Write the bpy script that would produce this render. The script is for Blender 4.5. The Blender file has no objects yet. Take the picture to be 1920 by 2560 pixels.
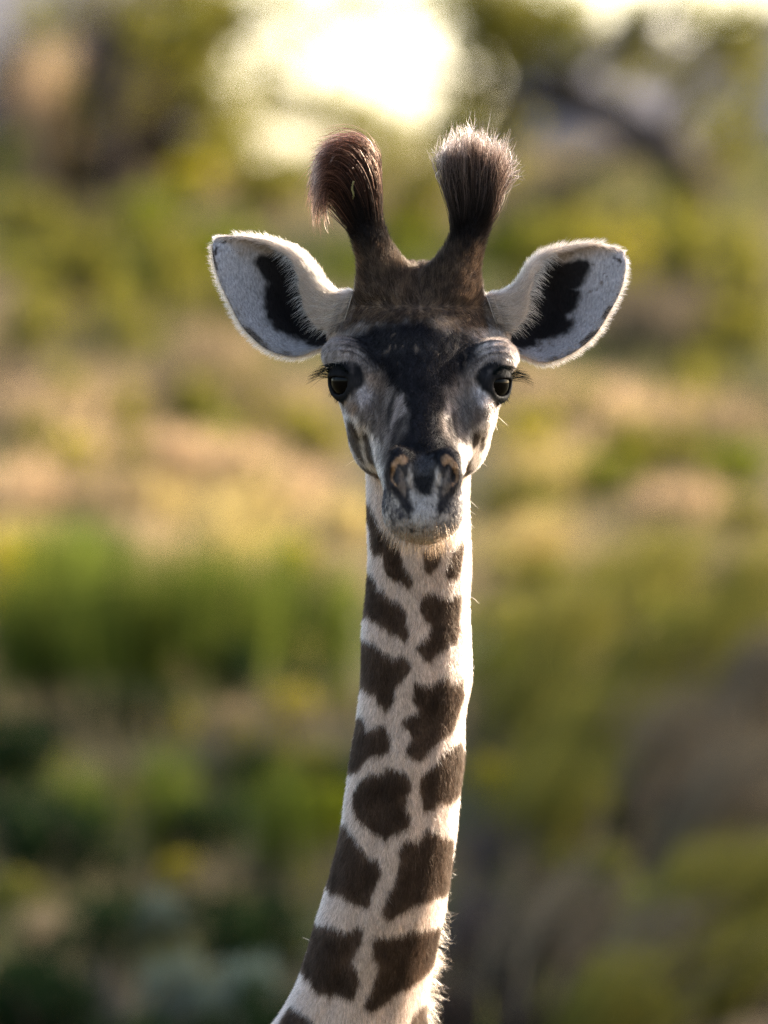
import bpy, math, random
import numpy as np

# ------------------------------------------------------------------ camera, sky, sun, exposure
scene = bpy.context.scene
COL = scene.collection
PX = 0.0005            # metres per photograph pixel at the giraffe
DIST = 14.2            # metres from camera to the giraffe
CAMZ = 2.0             # camera height: level with the calf's face
cam_data = bpy.data.cameras.new('camera')
cam = bpy.data.objects.new('camera', cam_data)
COL.objects.link(cam)
cam.location = (0, 0, CAMZ)
cam.rotation_euler = (math.radians(90), 0, 0)
cam_data.sensor_fit = 'VERTICAL'
cam_data.sensor_height = 36.0
cam_data.lens = 36.0 * DIST / (2560 * PX)
cam_data.clip_start = 0.5
cam_data.clip_end = 5000
cam_data.dof.use_dof = True
cam_data.dof.focus_distance = DIST - 0.06
cam_data.dof.aperture_fstop = 4.4
scene.camera = cam

SUN_AZ = math.radians(56)      # to the right of straight behind the giraffe
SUN_EL = math.radians(27)
world = bpy.data.worlds.new('World')
scene.world = world
world.use_nodes = True
wn = world.node_tree.nodes
bg = wn['Background']
sky = wn.new('ShaderNodeTexSky')
sky.sky_type = 'NISHITA'
sky.sun_disc = False
sky.sun_elevation = SUN_EL
sky.sun_rotation = SUN_AZ
sky.air_density = 1.0
sky.dust_density = 2.5
sky.ozone_density = 0.5
world.node_tree.links.new(sky.outputs[0], bg.inputs[0])
bg.inputs[1].default_value = 0.14

sun_data = bpy.data.lights.new('sun', 'SUN')
sun_data.energy = 5.0
sun_data.angle = math.radians(0.6)
sun_data.color = (1.0, 0.90, 0.74)
sun = bpy.data.objects.new('sun', sun_data)
COL.objects.link(sun)
sd = np.array([math.sin(SUN_AZ) * math.cos(SUN_EL), math.cos(SUN_AZ) * math.cos(SUN_EL), math.sin(SUN_EL)])
from mathutils import Vector
sun.rotation_euler = Vector((-sd[0], -sd[1], -sd[2])).to_track_quat('-Z', 'Y').to_euler()
sun.location = (6, 12, 12)

scene.view_settings.view_transform = 'Standard'
scene.view_settings.look = 'None'
scene.view_settings.gamma = 1.0
scene.view_settings.exposure = 2.3
scene.render.engine = 'CYCLES'
scene.cycles.use_denoising = True
scene.cycles.denoiser = 'OPENIMAGEDENOISE'
scene.cycles.denoising_input_passes = 'RGB_ALBEDO_NORMAL'
scene.cycles.denoising_prefilter = 'NONE'
scene.cycles.max_bounces = 12
scene.cycles.glossy_bounces = 8
scene.cycles.transmission_bounces = 12
scene.cycles.diffuse_bounces = 4
scene.cycles.transparent_max_bounces = 8
scene.cycles.use_adaptive_sampling = False
try:
    scene.cycles_curves.shape = 'RIBBONS'
except Exception:
    pass

rng = np.random.default_rng(7)
random.seed(7)

# ------------------------------------------------------------------ helpers
def W(p):
    """design space (photo px x, photo px y, forward px) -> metres"""
    p = np.asarray(p, dtype=np.float64)
    return np.stack([(p[..., 0] - 960) * PX, DIST - p[..., 2] * PX, CAMZ + (1280 - p[..., 1]) * PX], -1)

def tag(o, label=None, cat=None, group=None, kind=None):
    if label: o['label'] = label
    if cat: o['category'] = cat
    if group: o['group'] = group
    if kind: o['kind'] = kind
    return o

def link(o, parent=None):
    COL.objects.link(o)
    if parent is not None:
        o.parent = parent
        o.matrix_parent_inverse = parent.matrix_world.inverted()
    return o

def mesh_obj(name, verts, faces, mat, parent=None, col=None, smooth=True):
    """faces: (n,4) or (n,3) int array, or list of arrays"""
    me = bpy.data.meshes.new(name)
    verts = np.asarray(verts, dtype=np.float32)
    fl = faces if isinstance(faces, list) else [faces]
    loops = np.concatenate([np.asarray(f).ravel() for f in fl]).astype(np.int32)
    tot = np.concatenate([np.full(len(f), np.asarray(f).shape[1]) for f in fl]).astype(np.int32)
    start = np.concatenate([[0], np.cumsum(tot)[:-1]]).astype(np.int32)
    me.vertices.add(len(verts)); me.vertices.foreach_set('co', verts.ravel())
    me.loops.add(len(loops)); me.loops.foreach_set('vertex_index', loops)
    me.polygons.add(len(tot)); me.polygons.foreach_set('loop_start', start)
    try: me.polygons.foreach_set('loop_total', tot)
    except Exception: pass
    if smooth: me.polygons.foreach_set('use_smooth', np.ones(len(tot), dtype=bool))
    me.update(calc_edges=True)
    if col is not None:
        a = me.attributes.new('Col', 'FLOAT_COLOR', 'POINT')
        c = np.ones((len(verts), 4), dtype=np.float32); c[:, :3] = col
        a.data.foreach_set('color', c.ravel())
    me.materials.append(mat)
    o = bpy.data.objects.new(name, me)
    return link(o, parent)

def new_mat(name):
    m = bpy.data.materials.new(name); m.use_nodes = True
    nt = m.node_tree; nt.nodes.clear()
    out = nt.nodes.new('ShaderNodeOutputMaterial')
    return m, nt, out

def N(nt, typ, **kw):
    n = nt.nodes.new(typ)
    for k, v in kw.items():
        if k.startswith('in_'): n.inputs[k[3:]].default_value = v
        else: setattr(n, k, v)
    return n

# value noise in numpy ----------------------------------------------------
def _hash(i, j, k, s):
    h = (i * 374761393 + j * 668265263 + k * 2147483647 + s * 974634777) & 0xffffffff
    h = ((h ^ (h >> 13)) * 1274126177) & 0xffffffff
    h = h ^ (h >> 16)
    return (h & 0xffff) / 65535.0

def noise(p, scale, seed=0):
    q = np.asarray(p, dtype=np.float64) / scale
    i = np.floor(q).astype(np.int64); f = q - i; f = f * f * (3 - 2 * f)
    r = 0
    for dx in (0, 1):
        for dy in (0, 1):
            for dz in (0, 1):
                w = (f[:, 0] if dx else 1 - f[:, 0]) * (f[:, 1] if dy else 1 - f[:, 1]) * (f[:, 2] if dz else 1 - f[:, 2])
                r = r + w * _hash(i[:, 0] + dx, i[:, 1] + dy, i[:, 2] + dz, seed)
    return r          # 0..1

def fbm(p, scale, seed=0, n=3):
    r = 0; a = 0
    for k in range(n):
        r = r + noise(p, scale / 2 ** k, seed + k * 17) * 0.5 ** k; a += 0.5 ** k
    return r / a

def norm(v):
    return v / np.maximum(np.linalg.norm(v, axis=-1, keepdims=True), 1e-9)

def smoothstep(a, b, x):
    t = np.clip((x - a) / (b - a), 0, 1)
    return t * t * (3 - 2 * t)

def cr(y, ys, vs):
    """smooth monotone-ish interpolation of a table (catmull-rom)"""
    ys = np.asarray(ys, float); vs = np.asarray(vs, float)
    m = np.gradient(vs, ys)
    y = np.clip(y, ys[0], ys[-1])
    i = np.clip(np.searchsorted(ys, y) - 1, 0, len(ys) - 2)
    h = ys[i + 1] - ys[i]; t = (y - ys[i]) / h
    t2 = t * t; t3 = t2 * t
    return (2*t3-3*t2+1)*vs[i] + (t3-2*t2+t)*h*m[i] + (-2*t3+3*t2)*vs[i+1] + (t3-t2)*h*m[i+1]
# ------------------------------------------------------------------ the hillside behind the giraffe
SL = 0.12; Y0 = 19.0; YC = 48.0
def ground_z(x, y):
    x = np.asarray(x, float); y = np.asarray(y, float)
    t = np.clip(y - Y0, 0, None)
    z = np.where(y < YC, SL * t, SL * (YC - Y0) + 7.0 * 0.12 * (1 - np.exp(-(y - YC) / 7.0)) * 0.25 - 0.02 * np.clip(y - YC - 6, 0, 60))
    z = np.where((y > Y0 - 2) & (y < Y0 + 2), SL * (y - Y0 + 2) ** 2 / 8.0, z)
    return z
def px_ground(px, py):
    """point of the hillside seen at a photograph pixel"""
    k = PX / DIST
    D = (2.0 + SL * Y0) / (SL + (py - 1280) * k)
    D = min(max(D, 22.0), 50.0)
    return np.array([(px - 960) * k * D, D, float(ground_z(0, D))])

def ground_mat():
    m, nt, out = new_mat('dry_grassland')
    tc = N(nt, 'ShaderNodeTexCoord')
    n1 = N(nt, 'ShaderNodeTexNoise'); n1.inputs['Scale'].default_value = 1.3; n1.inputs['Detail'].default_value = 6
    n2 = N(nt, 'ShaderNodeTexNoise'); n2.inputs['Scale'].default_value = 14; n2.inputs['Detail'].default_value = 4
    for n in (n1, n2): nt.links.new(tc.outputs['Object'], n.inputs['Vector'])
    r1 = N(nt, 'ShaderNodeValToRGB')
    e = r1.color_ramp.elements
    e[0].position = 0.36; e[0].color = (0.030, 0.034, 0.014, 1); e[1].position = 0.66; e[1].color = (0.130, 0.105, 0.052, 1)
    q = e.new(0.5); q.color = (0.072, 0.062, 0.032, 1)
    nt.links.new(n1.outputs[0], r1.inputs[0])
    mx = N(nt, 'ShaderNodeMix', data_type='RGBA', blend_type='MULTIPLY'); mx.inputs[0].default_value = 0.6
    r2 = N(nt, 'ShaderNodeMapRange'); r2.inputs[1].default_value = 0.3; r2.inputs[2].default_value = 0.7; r2.inputs[3].default_value = 0.4; r2.inputs[4].default_value = 1.3
    nt.links.new(n2.outputs[0], r2.inputs[0]); nt.links.new(r1.outputs[0], mx.inputs[6]); nt.links.new(r2.outputs[0], mx.inputs[7])
    b = N(nt, 'ShaderNodeBsdfPrincipled'); b.inputs['Roughness'].default_value = 0.95; b.inputs['Specular IOR Level'].default_value = 0.1
    nt.links.new(mx.outputs[2], b.inputs['Base Color'])
    bp = N(nt, 'ShaderNodeBump'); bp.inputs['Distance'].default_value = 0.06; bp.inputs['Strength'].default_value = 0.8
    nt.links.new(n2.outputs[0], bp.inputs['Height']); nt.links.new(bp.outputs[0], b.inputs['Normal'])
    nt.links.new(b.outputs[0], out.inputs[0]); return m
GROUND = ground_mat()
gx = np.concatenate([[-1500, -600, -250, -120, -60], np.linspace(-30, 30, 61), [60, 120, 250, 600, 1500]])
gy = np.concatenate([[-800, -300, -120, -50, -20], np.linspace(-8, 70, 157), [85, 110, 150, 220, 320, 500, 900, 1600, 2500]])
GX, GYY = np.meshgrid(gx, gy, indexing='ij')
gz = ground_z(GX, GYY)
flat = np.stack([GX.ravel(), GYY.ravel(), np.zeros(GX.size)], -1)
bumps = (fbm(flat, 3.0, 9) - 0.5) * 0.22 * smoothstep(20, 27, GYY.ravel())
gz = gz + bumps.reshape(gz.shape)
gi = np.arange(GX.size).reshape(GX.shape)
gq = np.stack([gi[:-1, :-1], gi[1:, :-1], gi[1:, 1:], gi[:-1, 1:]], -1).reshape(-1, 4)
ground = mesh_obj('ground', np.stack([GX, GYY, gz], -1).reshape(-1, 3), gq, GROUND)
tag(ground, kind='structure')

# far ridge beyond the crest, to the right
def hill_mat():
    m, nt, out = new_mat('far_scrub')
    tc = N(nt, 'ShaderNodeTexCoord')
    n1 = N(nt, 'ShaderNodeTexNoise'); n1.inputs['Scale'].default_value = 0.35; n1.inputs['Detail'].default_value = 8
    nt.links.new(tc.outputs['Object'], n1.inputs['Vector'])
    r1 = N(nt, 'ShaderNodeValToRGB'); e = r1.color_ramp.elements
    e[0].position = 0.35; e[0].color = (0.05, 0.045, 0.047, 1); e[1].position = 0.65; e[1].color = (0.165, 0.15, 0.15, 1)
    nt.links.new(n1.outputs[0], r1.inputs[0])
    b = N(nt, 'ShaderNodeBsdfPrincipled'); b.inputs['Roughness'].default_value = 1.0; b.inputs['Specular IOR Level'].default_value = 0.0
    nt.links.new(r1.outputs[0], b.inputs['Base Color']); nt.links.new(b.outputs[0], out.inputs[0]); return m
hx = np.linspace(-160, 200, 361); hy = np.linspace(200, 330, 40)
HX, HY = np.meshgrid(hx, hy, indexing='ij')
k0 = PX / DIST
ridge_px = np.array([-9000, -1500, 300, 430, 520, 600, 700, 1080, 1160, 1250, 1350, 1450, 1600, 1750, 1920, 2600, 5000, 12000])
ridge_py = np.array([-100, -200, -180, -60, 190, 410, 480, 500, 380, 190, 60, 90, 60, 110, 20, -20, 0, 100])
rz = CAMZ + (1280 - np.interp(HX / (k0 * 260), ridge_px - 960, ridge_py)) * k0 * 260
prof = np.where(HY < 260, smoothstep(195, 260, HY), 1 - 0.5 * smoothstep(260, 340, HY))
pf = np.stack([HX.ravel(), HY.ravel(), np.zeros(HX.size)], -1)
hz = -1.5 + (rz + 1.5) * prof + ((fbm(pf, 9, 4) - .5) * 1.6 * prof.ravel()).reshape(HX.shape)
hi_ = np.arange(HX.size).reshape(HX.shape)
hq = np.stack([hi_[:-1, :-1], hi_[1:, :-1], hi_[1:, 1:], hi_[:-1, 1:]], -1).reshape(-1, 4)
hills = mesh_obj('hills', np.stack([HX, HY, hz], -1).reshape(-1, 3), hq, hill_mat())
tag(hills, kind='structure')
# ------------------------------------------------------------------ giraffe: implicit body surface
# Everything here is laid out in photograph pixels (x, y down, f towards the camera), 0.5 mm each.
def smin(a, b, k):
    h = np.clip(0.5 + 0.5 * (b - a) / k, 0, 1)
    return b * (1 - h) + a * h - k * h * (1 - h)

def smax(a, b, k):
    return -smin(-a, -b, k)

def ell(p, c, r):
    q = (p - np.asarray(c, float)) / np.asarray(r, float)
    k0 = np.linalg.norm(q, axis=-1)
    k1 = np.linalg.norm(q / np.asarray(r, float), axis=-1)
    return k0 * (k0 - 1) / np.maximum(k1, 1e-6)

def caps(p, a, b, ra, rb):
    a = np.asarray(a, float); b = np.asarray(b, float)
    ab = b - a
    t = np.clip(((p - a) @ ab) / (ab @ ab), 0, 1)
    return np.linalg.norm(p - a - t[:, None] * ab, axis=-1) - (ra + (rb - ra) * t)

EYE_C = np.array([177., 957., 112.]); EYE_R = 46.
EYE_AX = norm(np.array([0.80, 0.02, 0.60]))

def local(p):
    """photo space -> head space: signed x from the head's mid plane, levelled y, f"""
    X = p[:, 0] - (1048 + 0.02 * p[:, 2])
    Y = p[:, 1] - 0.012 * (p[:, 0] - 1050)
    return np.stack([X, Y, p[:, 2]], -1)

def unlocal(q):
    q = np.asarray(q, float)
    x = q[..., 0] + 1048 + 0.02 * q[..., 2]
    return np.stack([x, q[..., 1] + 0.012 * (x - 1050), q[..., 2]], -1)

CP = math.cos(math.radians(45))
def head_axes(L):
    s = (L[:, 1] - 850) * CP + (L[:, 2] + 60) * CP
    h = -(L[:, 1] - 850) * CP + (L[:, 2] + 60) * CP
    return s, h

def sd_horns(A):
    # one bent tapering shaft: centre line and radius as functions of height
    y = A[:, 1]
    cx = cr(y, [470, 500, 545, 607, 662, 740], [147, 146, 138, 117, 92, 72])
    r = cr(y, [470, 500, 545, 607, 662, 740], [37, 39, 41, 43, 57, 84])
    cf = np.interp(y, [470, 740], [-84, -30])
    d = np.sqrt((A[:, 0] - cx) ** 2 + (A[:, 2] - cf) ** 2) - r
    d = smax(d, 452 - y, 50)
    return smax(d, y - 790, 60)

def sd_head(p):
    L = local(p)
    A = L.copy(); A[:, 0] = np.abs(A[:, 0])
    x = A[:, 0]
    s, h = head_axes(L)
    top = cr(s, [-150, -60, 20, 120, 233, 330, 417, 500, 560, 610, 650], [110, 140, 148, 146, 134, 124, 121, 126, 122, 96, 50])
    bot = cr(s, [-150, 0, 120, 233, 345, 445, 560, 610, 650], [-100, -150, -190, -195, -172, -148, -118, -104, -70])
    w = cr(s, [-150, -60, 20, 100, 175, 250, 320, 400, 480, 560, 620, 670], [120, 160, 188, 198, 186, 160, 136, 110, 93, 91, 88, 70])
    hc = (top + bot) / 2; H = (top - bot) / 2
    hn = (h - hc) / H
    tp = cr(s, [-150, 0, 150, 250, 350, 450, 520, 650], [0, 0.05, 0.25, 0.40, 0.42, 0.26, 0.10, 0.05])
    wl = w * (1 - tp * smoothstep(-0.25, 1.0, hn))
    wl = wl * (1 - 0.22 * smoothstep(0.1, 1.0, -hn) * smoothstep(520, 300, s))
    n = cr(s, [-150, 200, 450, 650], [2.1, 2.3, 2.5, 2.3])
    q = (np.abs(x / wl) ** n + np.abs(hn) ** n) ** (1 / n)
    d = (q - 1) * np.minimum(wl, H)
    # rounded muzzle front
    rr = np.sqrt((x / 1.15) ** 2 + ((h + 5) * 0.8) ** 2)
    d = smax(d, s - 664 + rr * rr / 330.0, 46)
    d = smax(d, -(s + 130), 60)
    # crest between the ossicones, back of the skull
    d = smin(d, ell(A, (0, 742, -120), (120, 84, 110)), 50)
    d = smin(d, ell(A, (0, 900, -120), (150, 170, 130)), 60)
    # brow, cheek bone, jaw muscle
    d = smin(d, ell(A, (190, 892, 84), (53, 46, 60)), 40)
    d = smin(d, ell(A, (150, 1030, 120), (38, 62, 66)), 40)
    d = smin(d, ell(A, (104, 1075, 0), (72, 112, 112)), 46)
    d = smin(d, ell(A, (142, 955, 66), (66, 88, 92)), 30)
    # root of the ear
    d = smin(d, ell(A, (190, 838, -64), (38, 44, 50)), 20)
    d = smin(d, caps(A, (110, 800, -95), (182, 778, -84), 70, 40), 26)
    # hollow in front of the eye along the nose bridge
    d = smax(d, -ell(A, (118, 985, 262), (30, 90, 44)), 40)
    # ossicones
    d = smin(d, sd_horns(A), 30)
    # nostril wings, upper lip swelling
    d = smin(d, ell(A, (60, 1178, 414), (36, 58, 36)), 32)
    d = smin(d, ell(A, (0, 1290, 384), (66, 62, 62)), 40)
    d = smin(d, ell(A, (50, 1265, 372), (42, 66, 56)), 30)
    d = smax(d, -ell(A, (0, 1225, 492), (17, 42, 34)), 20)       # groove between the nostrils
    # nostril openings: curved slit with a hollow on its outer side
    nf = 450
    c = caps(A, (64, 1160, nf), (50, 1195, nf), 9, 10)
    c = smin(c, caps(A, (50, 1195, nf), (41, 1228, nf - 2), 10, 8), 6)
    c = smin(c, caps(A, (41, 1228, nf - 2), (34, 1265, nf), 7, 5), 6)
    c = np.minimum(c, caps(A, (63, 1165, nf - 40), (44, 1222, nf - 40), 12, 10))
    d = smax(d, -c, 7)
    d = smax(d, -ell(A, (76, 1192, 448), (9, 22, 24)), 8)
    # eyelids, then the opening for the eyeball
    e = A - EYE_C
    t = e @ EYE_AX
    up = np.array([0, -1.0, 0]); sd_ = np.cross(EYE_AX, up); sd_ = sd_ / np.linalg.norm(sd_); up = np.cross(sd_, EYE_AX)
    eu = e @ up; es = e @ sd_
    rad = np.sqrt((eu / 0.98) ** 2 + (es / 0.98) ** 2)
    lid = np.sqrt((rad - 40) ** 2 + ((t - 20) * 0.9) ** 2) - 13
    d = smin(d, lid, 14)
    d = smax(d, -(np.linalg.norm(e, axis=-1) - (EYE_R - 0.5)), 3)
    # heavy upper lid: a shell over the top of the eyeball
    sh = np.abs(np.linalg.norm(e, axis=-1) - (EYE_R + 3)) - 4.5
    sh = smax(sh, (12 - eu - 0.10 * np.abs(es)) * 0.9, 5)
    sh2 = smax(np.abs(np.linalg.norm(e, axis=-1) - (EYE_R + 2)) - 3.5, (eu + 34) * 0.9, 4)
    d = smin(d, np.minimum(sh, sh2), 6)
    # skin folds over the brow
    r = np.sqrt((x - 196) ** 2 + (A[:, 1] - 965) ** 2)
    m = smoothstep(62, 80, r) * smoothstep(150, 115, r) * smoothstep(935, 905, A[:, 1]) * smoothstep(245, 205, x) * smoothstep(-20, 40, A[:, 2])
    d = d + m * 2.0 * np.sin(r / 15.0 * 2 * math.pi)
    return d

NY = [880, 1000, 1250, 1430, 1520, 1600, 1700, 1810, 1900, 2000, 2100, 2200, 2300, 2400, 2500, 2560, 2640, 2760]
NL = [935, 925, 922, 924, 917, 909, 906, 896, 880, 867, 853, 828, 798, 769, 734, 700, 640, 560]
NR = [1165, 1168, 1170, 1172, 1168, 1172, 1173, 1158, 1158, 1146, 1136, 1122, 1107, 1086, 1068, 1062, 1075, 1110]
NCX = [(a + b) / 2 for a, b in zip(NL, NR)]
NRX = [(b - a) / 2 for a, b in zip(NL, NR)]
NFC = [-150, -150, -165, -180, -190, -198, -210, -226, -242, -266, -292, -326, -366, -416, -476, -520, -585, -690]
NRF = [r * k for r, k in zip(NRX, [1.0, 1.1, 1.15, 1.15, 1.15, 1.15, 1.15, 1.18, 1.2, 1.22, 1.26, 1.3, 1.34, 1.4, 1.46, 1.5, 1.5, 1.45])]

def neck_param(p):
    y = p[:, 1]
    return cr(y, NY, NCX), cr(y, NY, NRX), cr(y, NY, NFC), cr(y, NY, NRF)

def sd_neck(p):
    cx, rx, fc, rf = neck_param(p)
    u = (p[:, 0] - cx) / rx; v = (p[:, 2] - fc) / rf
    q = (np.abs(u) ** 2.15 + np.abs(v) ** 2.15) ** (1 / 2.15)
    d = (q - 1) * rx * 0.97
    # slight muscle and windpipe relief
    d = d + 5 * (fbm(p, 130, 3) - 0.5)
    # windpipe between two shallow jugular grooves
    front = smoothstep(0.1, 0.6, v)
    d = d + front * (5.0 * np.exp(-((np.abs(u + 0.05 * np.sin(p[:, 1] / 210.0)) - 0.42) / 0.13) ** 2) - 2.0 * np.exp(-(u / 0.22) ** 2))
    d = smax(d, 900 - p[:, 1], 80)
    return d

def sd_body(p):
    return smin(sd_head(p), sd_neck(p), 64)

# ---- torso, legs (below the frame, but the animal stands on the ground)
BODY_AX = np.array([0.10, -0.995])        # (x, f) direction from chest to rump
GY = 1280 + CAMZ / PX                    # y of the ground, 5280
def bpt(along, y, side):
    y = y + (170 if y < 3100 else 0)
    d = BODY_AX; s = np.array([d[1], -d[0]]) * -1
    return np.array([880 + d[0] * along + s[0] * side, y, -560 + d[1] * along + s[1] * side])

def sd_torso(p):
    d = caps(p, bpt(60, 2900, 0), bpt(420, 2860, 0), 260, 300)
    d = smin(d, caps(p, bpt(420, 2860, 0), bpt(1050, 2950, 0), 300, 310), 120)
    d = smin(d, caps(p, bpt(1050, 2950, 0), bpt(1380, 2990, 0), 300, 230), 120)
    d = smin(d, caps(p, np.array([870, 2640, -580.]), bpt(120, 2900, 0), 190, 250), 140)
    for sgn in (-1, 1):
        k = 150 * sgn
        o = 40 * sgn
        d = smin(d, caps(p, bpt(150, 2950, k), bpt(120, 3500, k), 150, 105), 90)
        d = smin(d, caps(p, bpt(120, 3500, k), bpt(150, 4100, k), 95, 72), 50)
        d = smin(d, caps(p, bpt(150, 4100, k), bpt(150, 4220, k), 74, 62), 30)
        d = smin(d, caps(p, bpt(150, 4220, k), bpt(160, 4980, k), 54, 44), 30)
        d = smin(d, caps(p, bpt(160, 4980, k), bpt(130, 5130, k), 52, 50), 30)
        d = smin(d, caps(p, bpt(130, 5140, k), bpt(100, 5215, k), 58, 66), 20)
        d = smin(d, caps(p, bpt(1330, 3000, k), bpt(1200, 3480, k), 190, 120), 90)
        d = smin(d, caps(p, bpt(1200, 3480, k), bpt(1400, 4080, k), 110, 66), 50)
        d = smin(d, caps(p, bpt(1400, 4080, k), bpt(1380, 4980, k), 64, 44), 30)
        d = smin(d, caps(p, bpt(1380, 4980, k), bpt(1345, 5130, k), 52, 50), 30)
        d = smin(d, caps(p, bpt(1345, 5140, k), bpt(1315, 5215, k), 58, 66), 20)
    d = smin(d, caps(p, bpt(1560, 2950, 0), bpt(1680, 3250, 0), 40, 30), 60)
    d = smin(d, caps(p, bpt(1680, 3250, 0), bpt(1700, 3800, 0), 30, 24), 20)
    d = smax(d, p[:, 1] - GY, 6)
    return d

# ---- polygonise: sparse evaluation + surface nets
def surface(fn, lo, hi, h, B=8):
    lo = np.asarray(lo, float); hi = np.asarray(hi, float)
    nb = np.ceil((hi - lo) / (h * B)).astype(int)
    n = nb * B + 1
    gx = [lo[i] + h * B * (np.arange(nb[i]) + 0.5) for i in range(3)]
    C = np.stack(np.meshgrid(*gx, indexing='ij'), -1).reshape(-1, 3)
    dc = fn(C)
    near = np.abs(dc) < h * B * 1.7
    vol = np.repeat(np.repeat(np.repeat(dc.reshape(nb), B, 0), B, 1), B, 2)
    vol = np.pad(vol, ((0, 1), (0, 1), (0, 1)), mode='edge').astype(np.float32)
    bi = np.stack(np.unravel_index(np.nonzero(near)[0], nb), -1)
    o = np.arange(B + 1)
    off = np.stack(np.meshgrid(o, o, o, indexing='ij'), -1).reshape(-1, 3)
    for k in range(0, len(bi), 600):
        idx = (bi[k:k + 600, None, :] * B + off[None]).reshape(-1, 3)
        v = fn(lo + idx * h)
        vol[idx[:, 0], idx[:, 1], idx[:, 2]] = v
    ins = vol < 0
    cnt = np.zeros(n - 1, dtype=np.int8)
    corners = [(a, b, c) for a in (0, 1) for b in (0, 1) for c in (0, 1)]
    for a, b, c in corners:
        cnt += ins[a:n[0] - 1 + a, b:n[1] - 1 + b, c:n[2] - 1 + c]
    act = (cnt > 0) & (cnt < 8)
    ci = np.stack(np.nonzero(act), -1)
    vid = np.full(n - 1, -1, dtype=np.int32); vid[act] = np.arange(len(ci))
    val = {c: vol[ci[:, 0] + c[0], ci[:, 1] + c[1], ci[:, 2] + c[2]] for c in corners}
    acc = np.zeros((len(ci), 3)); num = np.zeros(len(ci))
    for c in corners:
        for ax in range(3):
            if c[ax] == 0:
                e = list(c); e[ax] = 1; e = tuple(e)
                a, b = val[c], val[e]
                cross = (a < 0) != (b < 0)
                t = np.where(cross, a / np.where(cross, a - b, 1), 0)
                pos = np.tile(np.array(c, float), (len(ci), 1)); pos[:, ax] += t
                acc += pos * cross[:, None]; num += cross
    V = lo + (ci + acc / num[:, None]) * h
    F = []
    for ax in range(3):
        u, w = (ax + 1) % 3, (ax + 2) % 3
        sl0 = [slice(1, -1)] * 3; sl1 = [slice(1, -1)] * 3
        sl0[ax] = slice(0, -1); sl1[ax] = slice(1, None)
        a = ins[tuple(sl0)]; b = ins[tuple(sl1)]
        ei = np.stack(np.nonzero(a != b), -1)
        s = a[ei[:, 0], ei[:, 1], ei[:, 2]]
        cell = ei.copy(); cell[:, u] += 1; cell[:, w] += 1
        def g(du, dw):
            q = cell.copy(); q[:, u] += du; q[:, w] += dw
            return vid[q[:, 0], q[:, 1], q[:, 2]]
        quad = np.stack([g(-1, -1), g(0, -1), g(0, 0), g(-1, 0)], -1)
        quad[~s] = quad[~s][:, ::-1]
        F.append(quad)
    F = np.concatenate(F); F = F[(F >= 0).all(1)]
    return V, F

def grad_normals(fn, V, e=3.0):
    g = np.stack([fn(V + np.eye(3)[i] * e) - fn(V - np.eye(3)[i] * e) for i in range(3)], -1)
    return norm(g)

HV, HF = surface(sd_body, (690, 420, -560), (1420, 1500, 480), 4.5)
HN = grad_normals(sd_body, HV)
# the neck below the head is lofted on from the same profile so that it carries on without a seam
NKV, NKF = surface(lambda p: sd_neck(p), (520, 1484, -1150), (1300, 2700, 20), 5.0)
NKN = grad_normals(sd_neck, NKV)

# ------------------------------------------------------------------ ears: a rolled sheet, given by sections
def bez_grid(ctrl, nu, nv):
    """bicubic catmull-rom over a control net (nu0,nv0,3)"""
    ctrl = np.asarray(ctrl, float)
    def interp(C, n):
        k = C.shape[0]
        t = np.linspace(0, k - 1, n)
        i = np.clip(np.floor(t).astype(int), 0, k - 2); f = (t - i)
        f = f.reshape((-1,) + (1,) * (C.ndim - 1))
        P = np.concatenate([2 * C[:1] - C[1:2], C, 2 * C[-1:] - C[-2:-1]])
        p0, p1, p2, p3 = P[i], P[i + 1], P[i + 2], P[i + 3]
        return 0.5 * (2 * p1 + (p2 - p0) * f + (2 * p0 - 5 * p1 + 4 * p2 - p3) * f ** 2 + (3 * p1 - p0 - 3 * p2 + p3) * f ** 3)
    G = interp(ctrl, nu)
    G = interp(G.transpose(1, 0, 2), nv).transpose(1, 0, 2)
    return G

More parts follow.
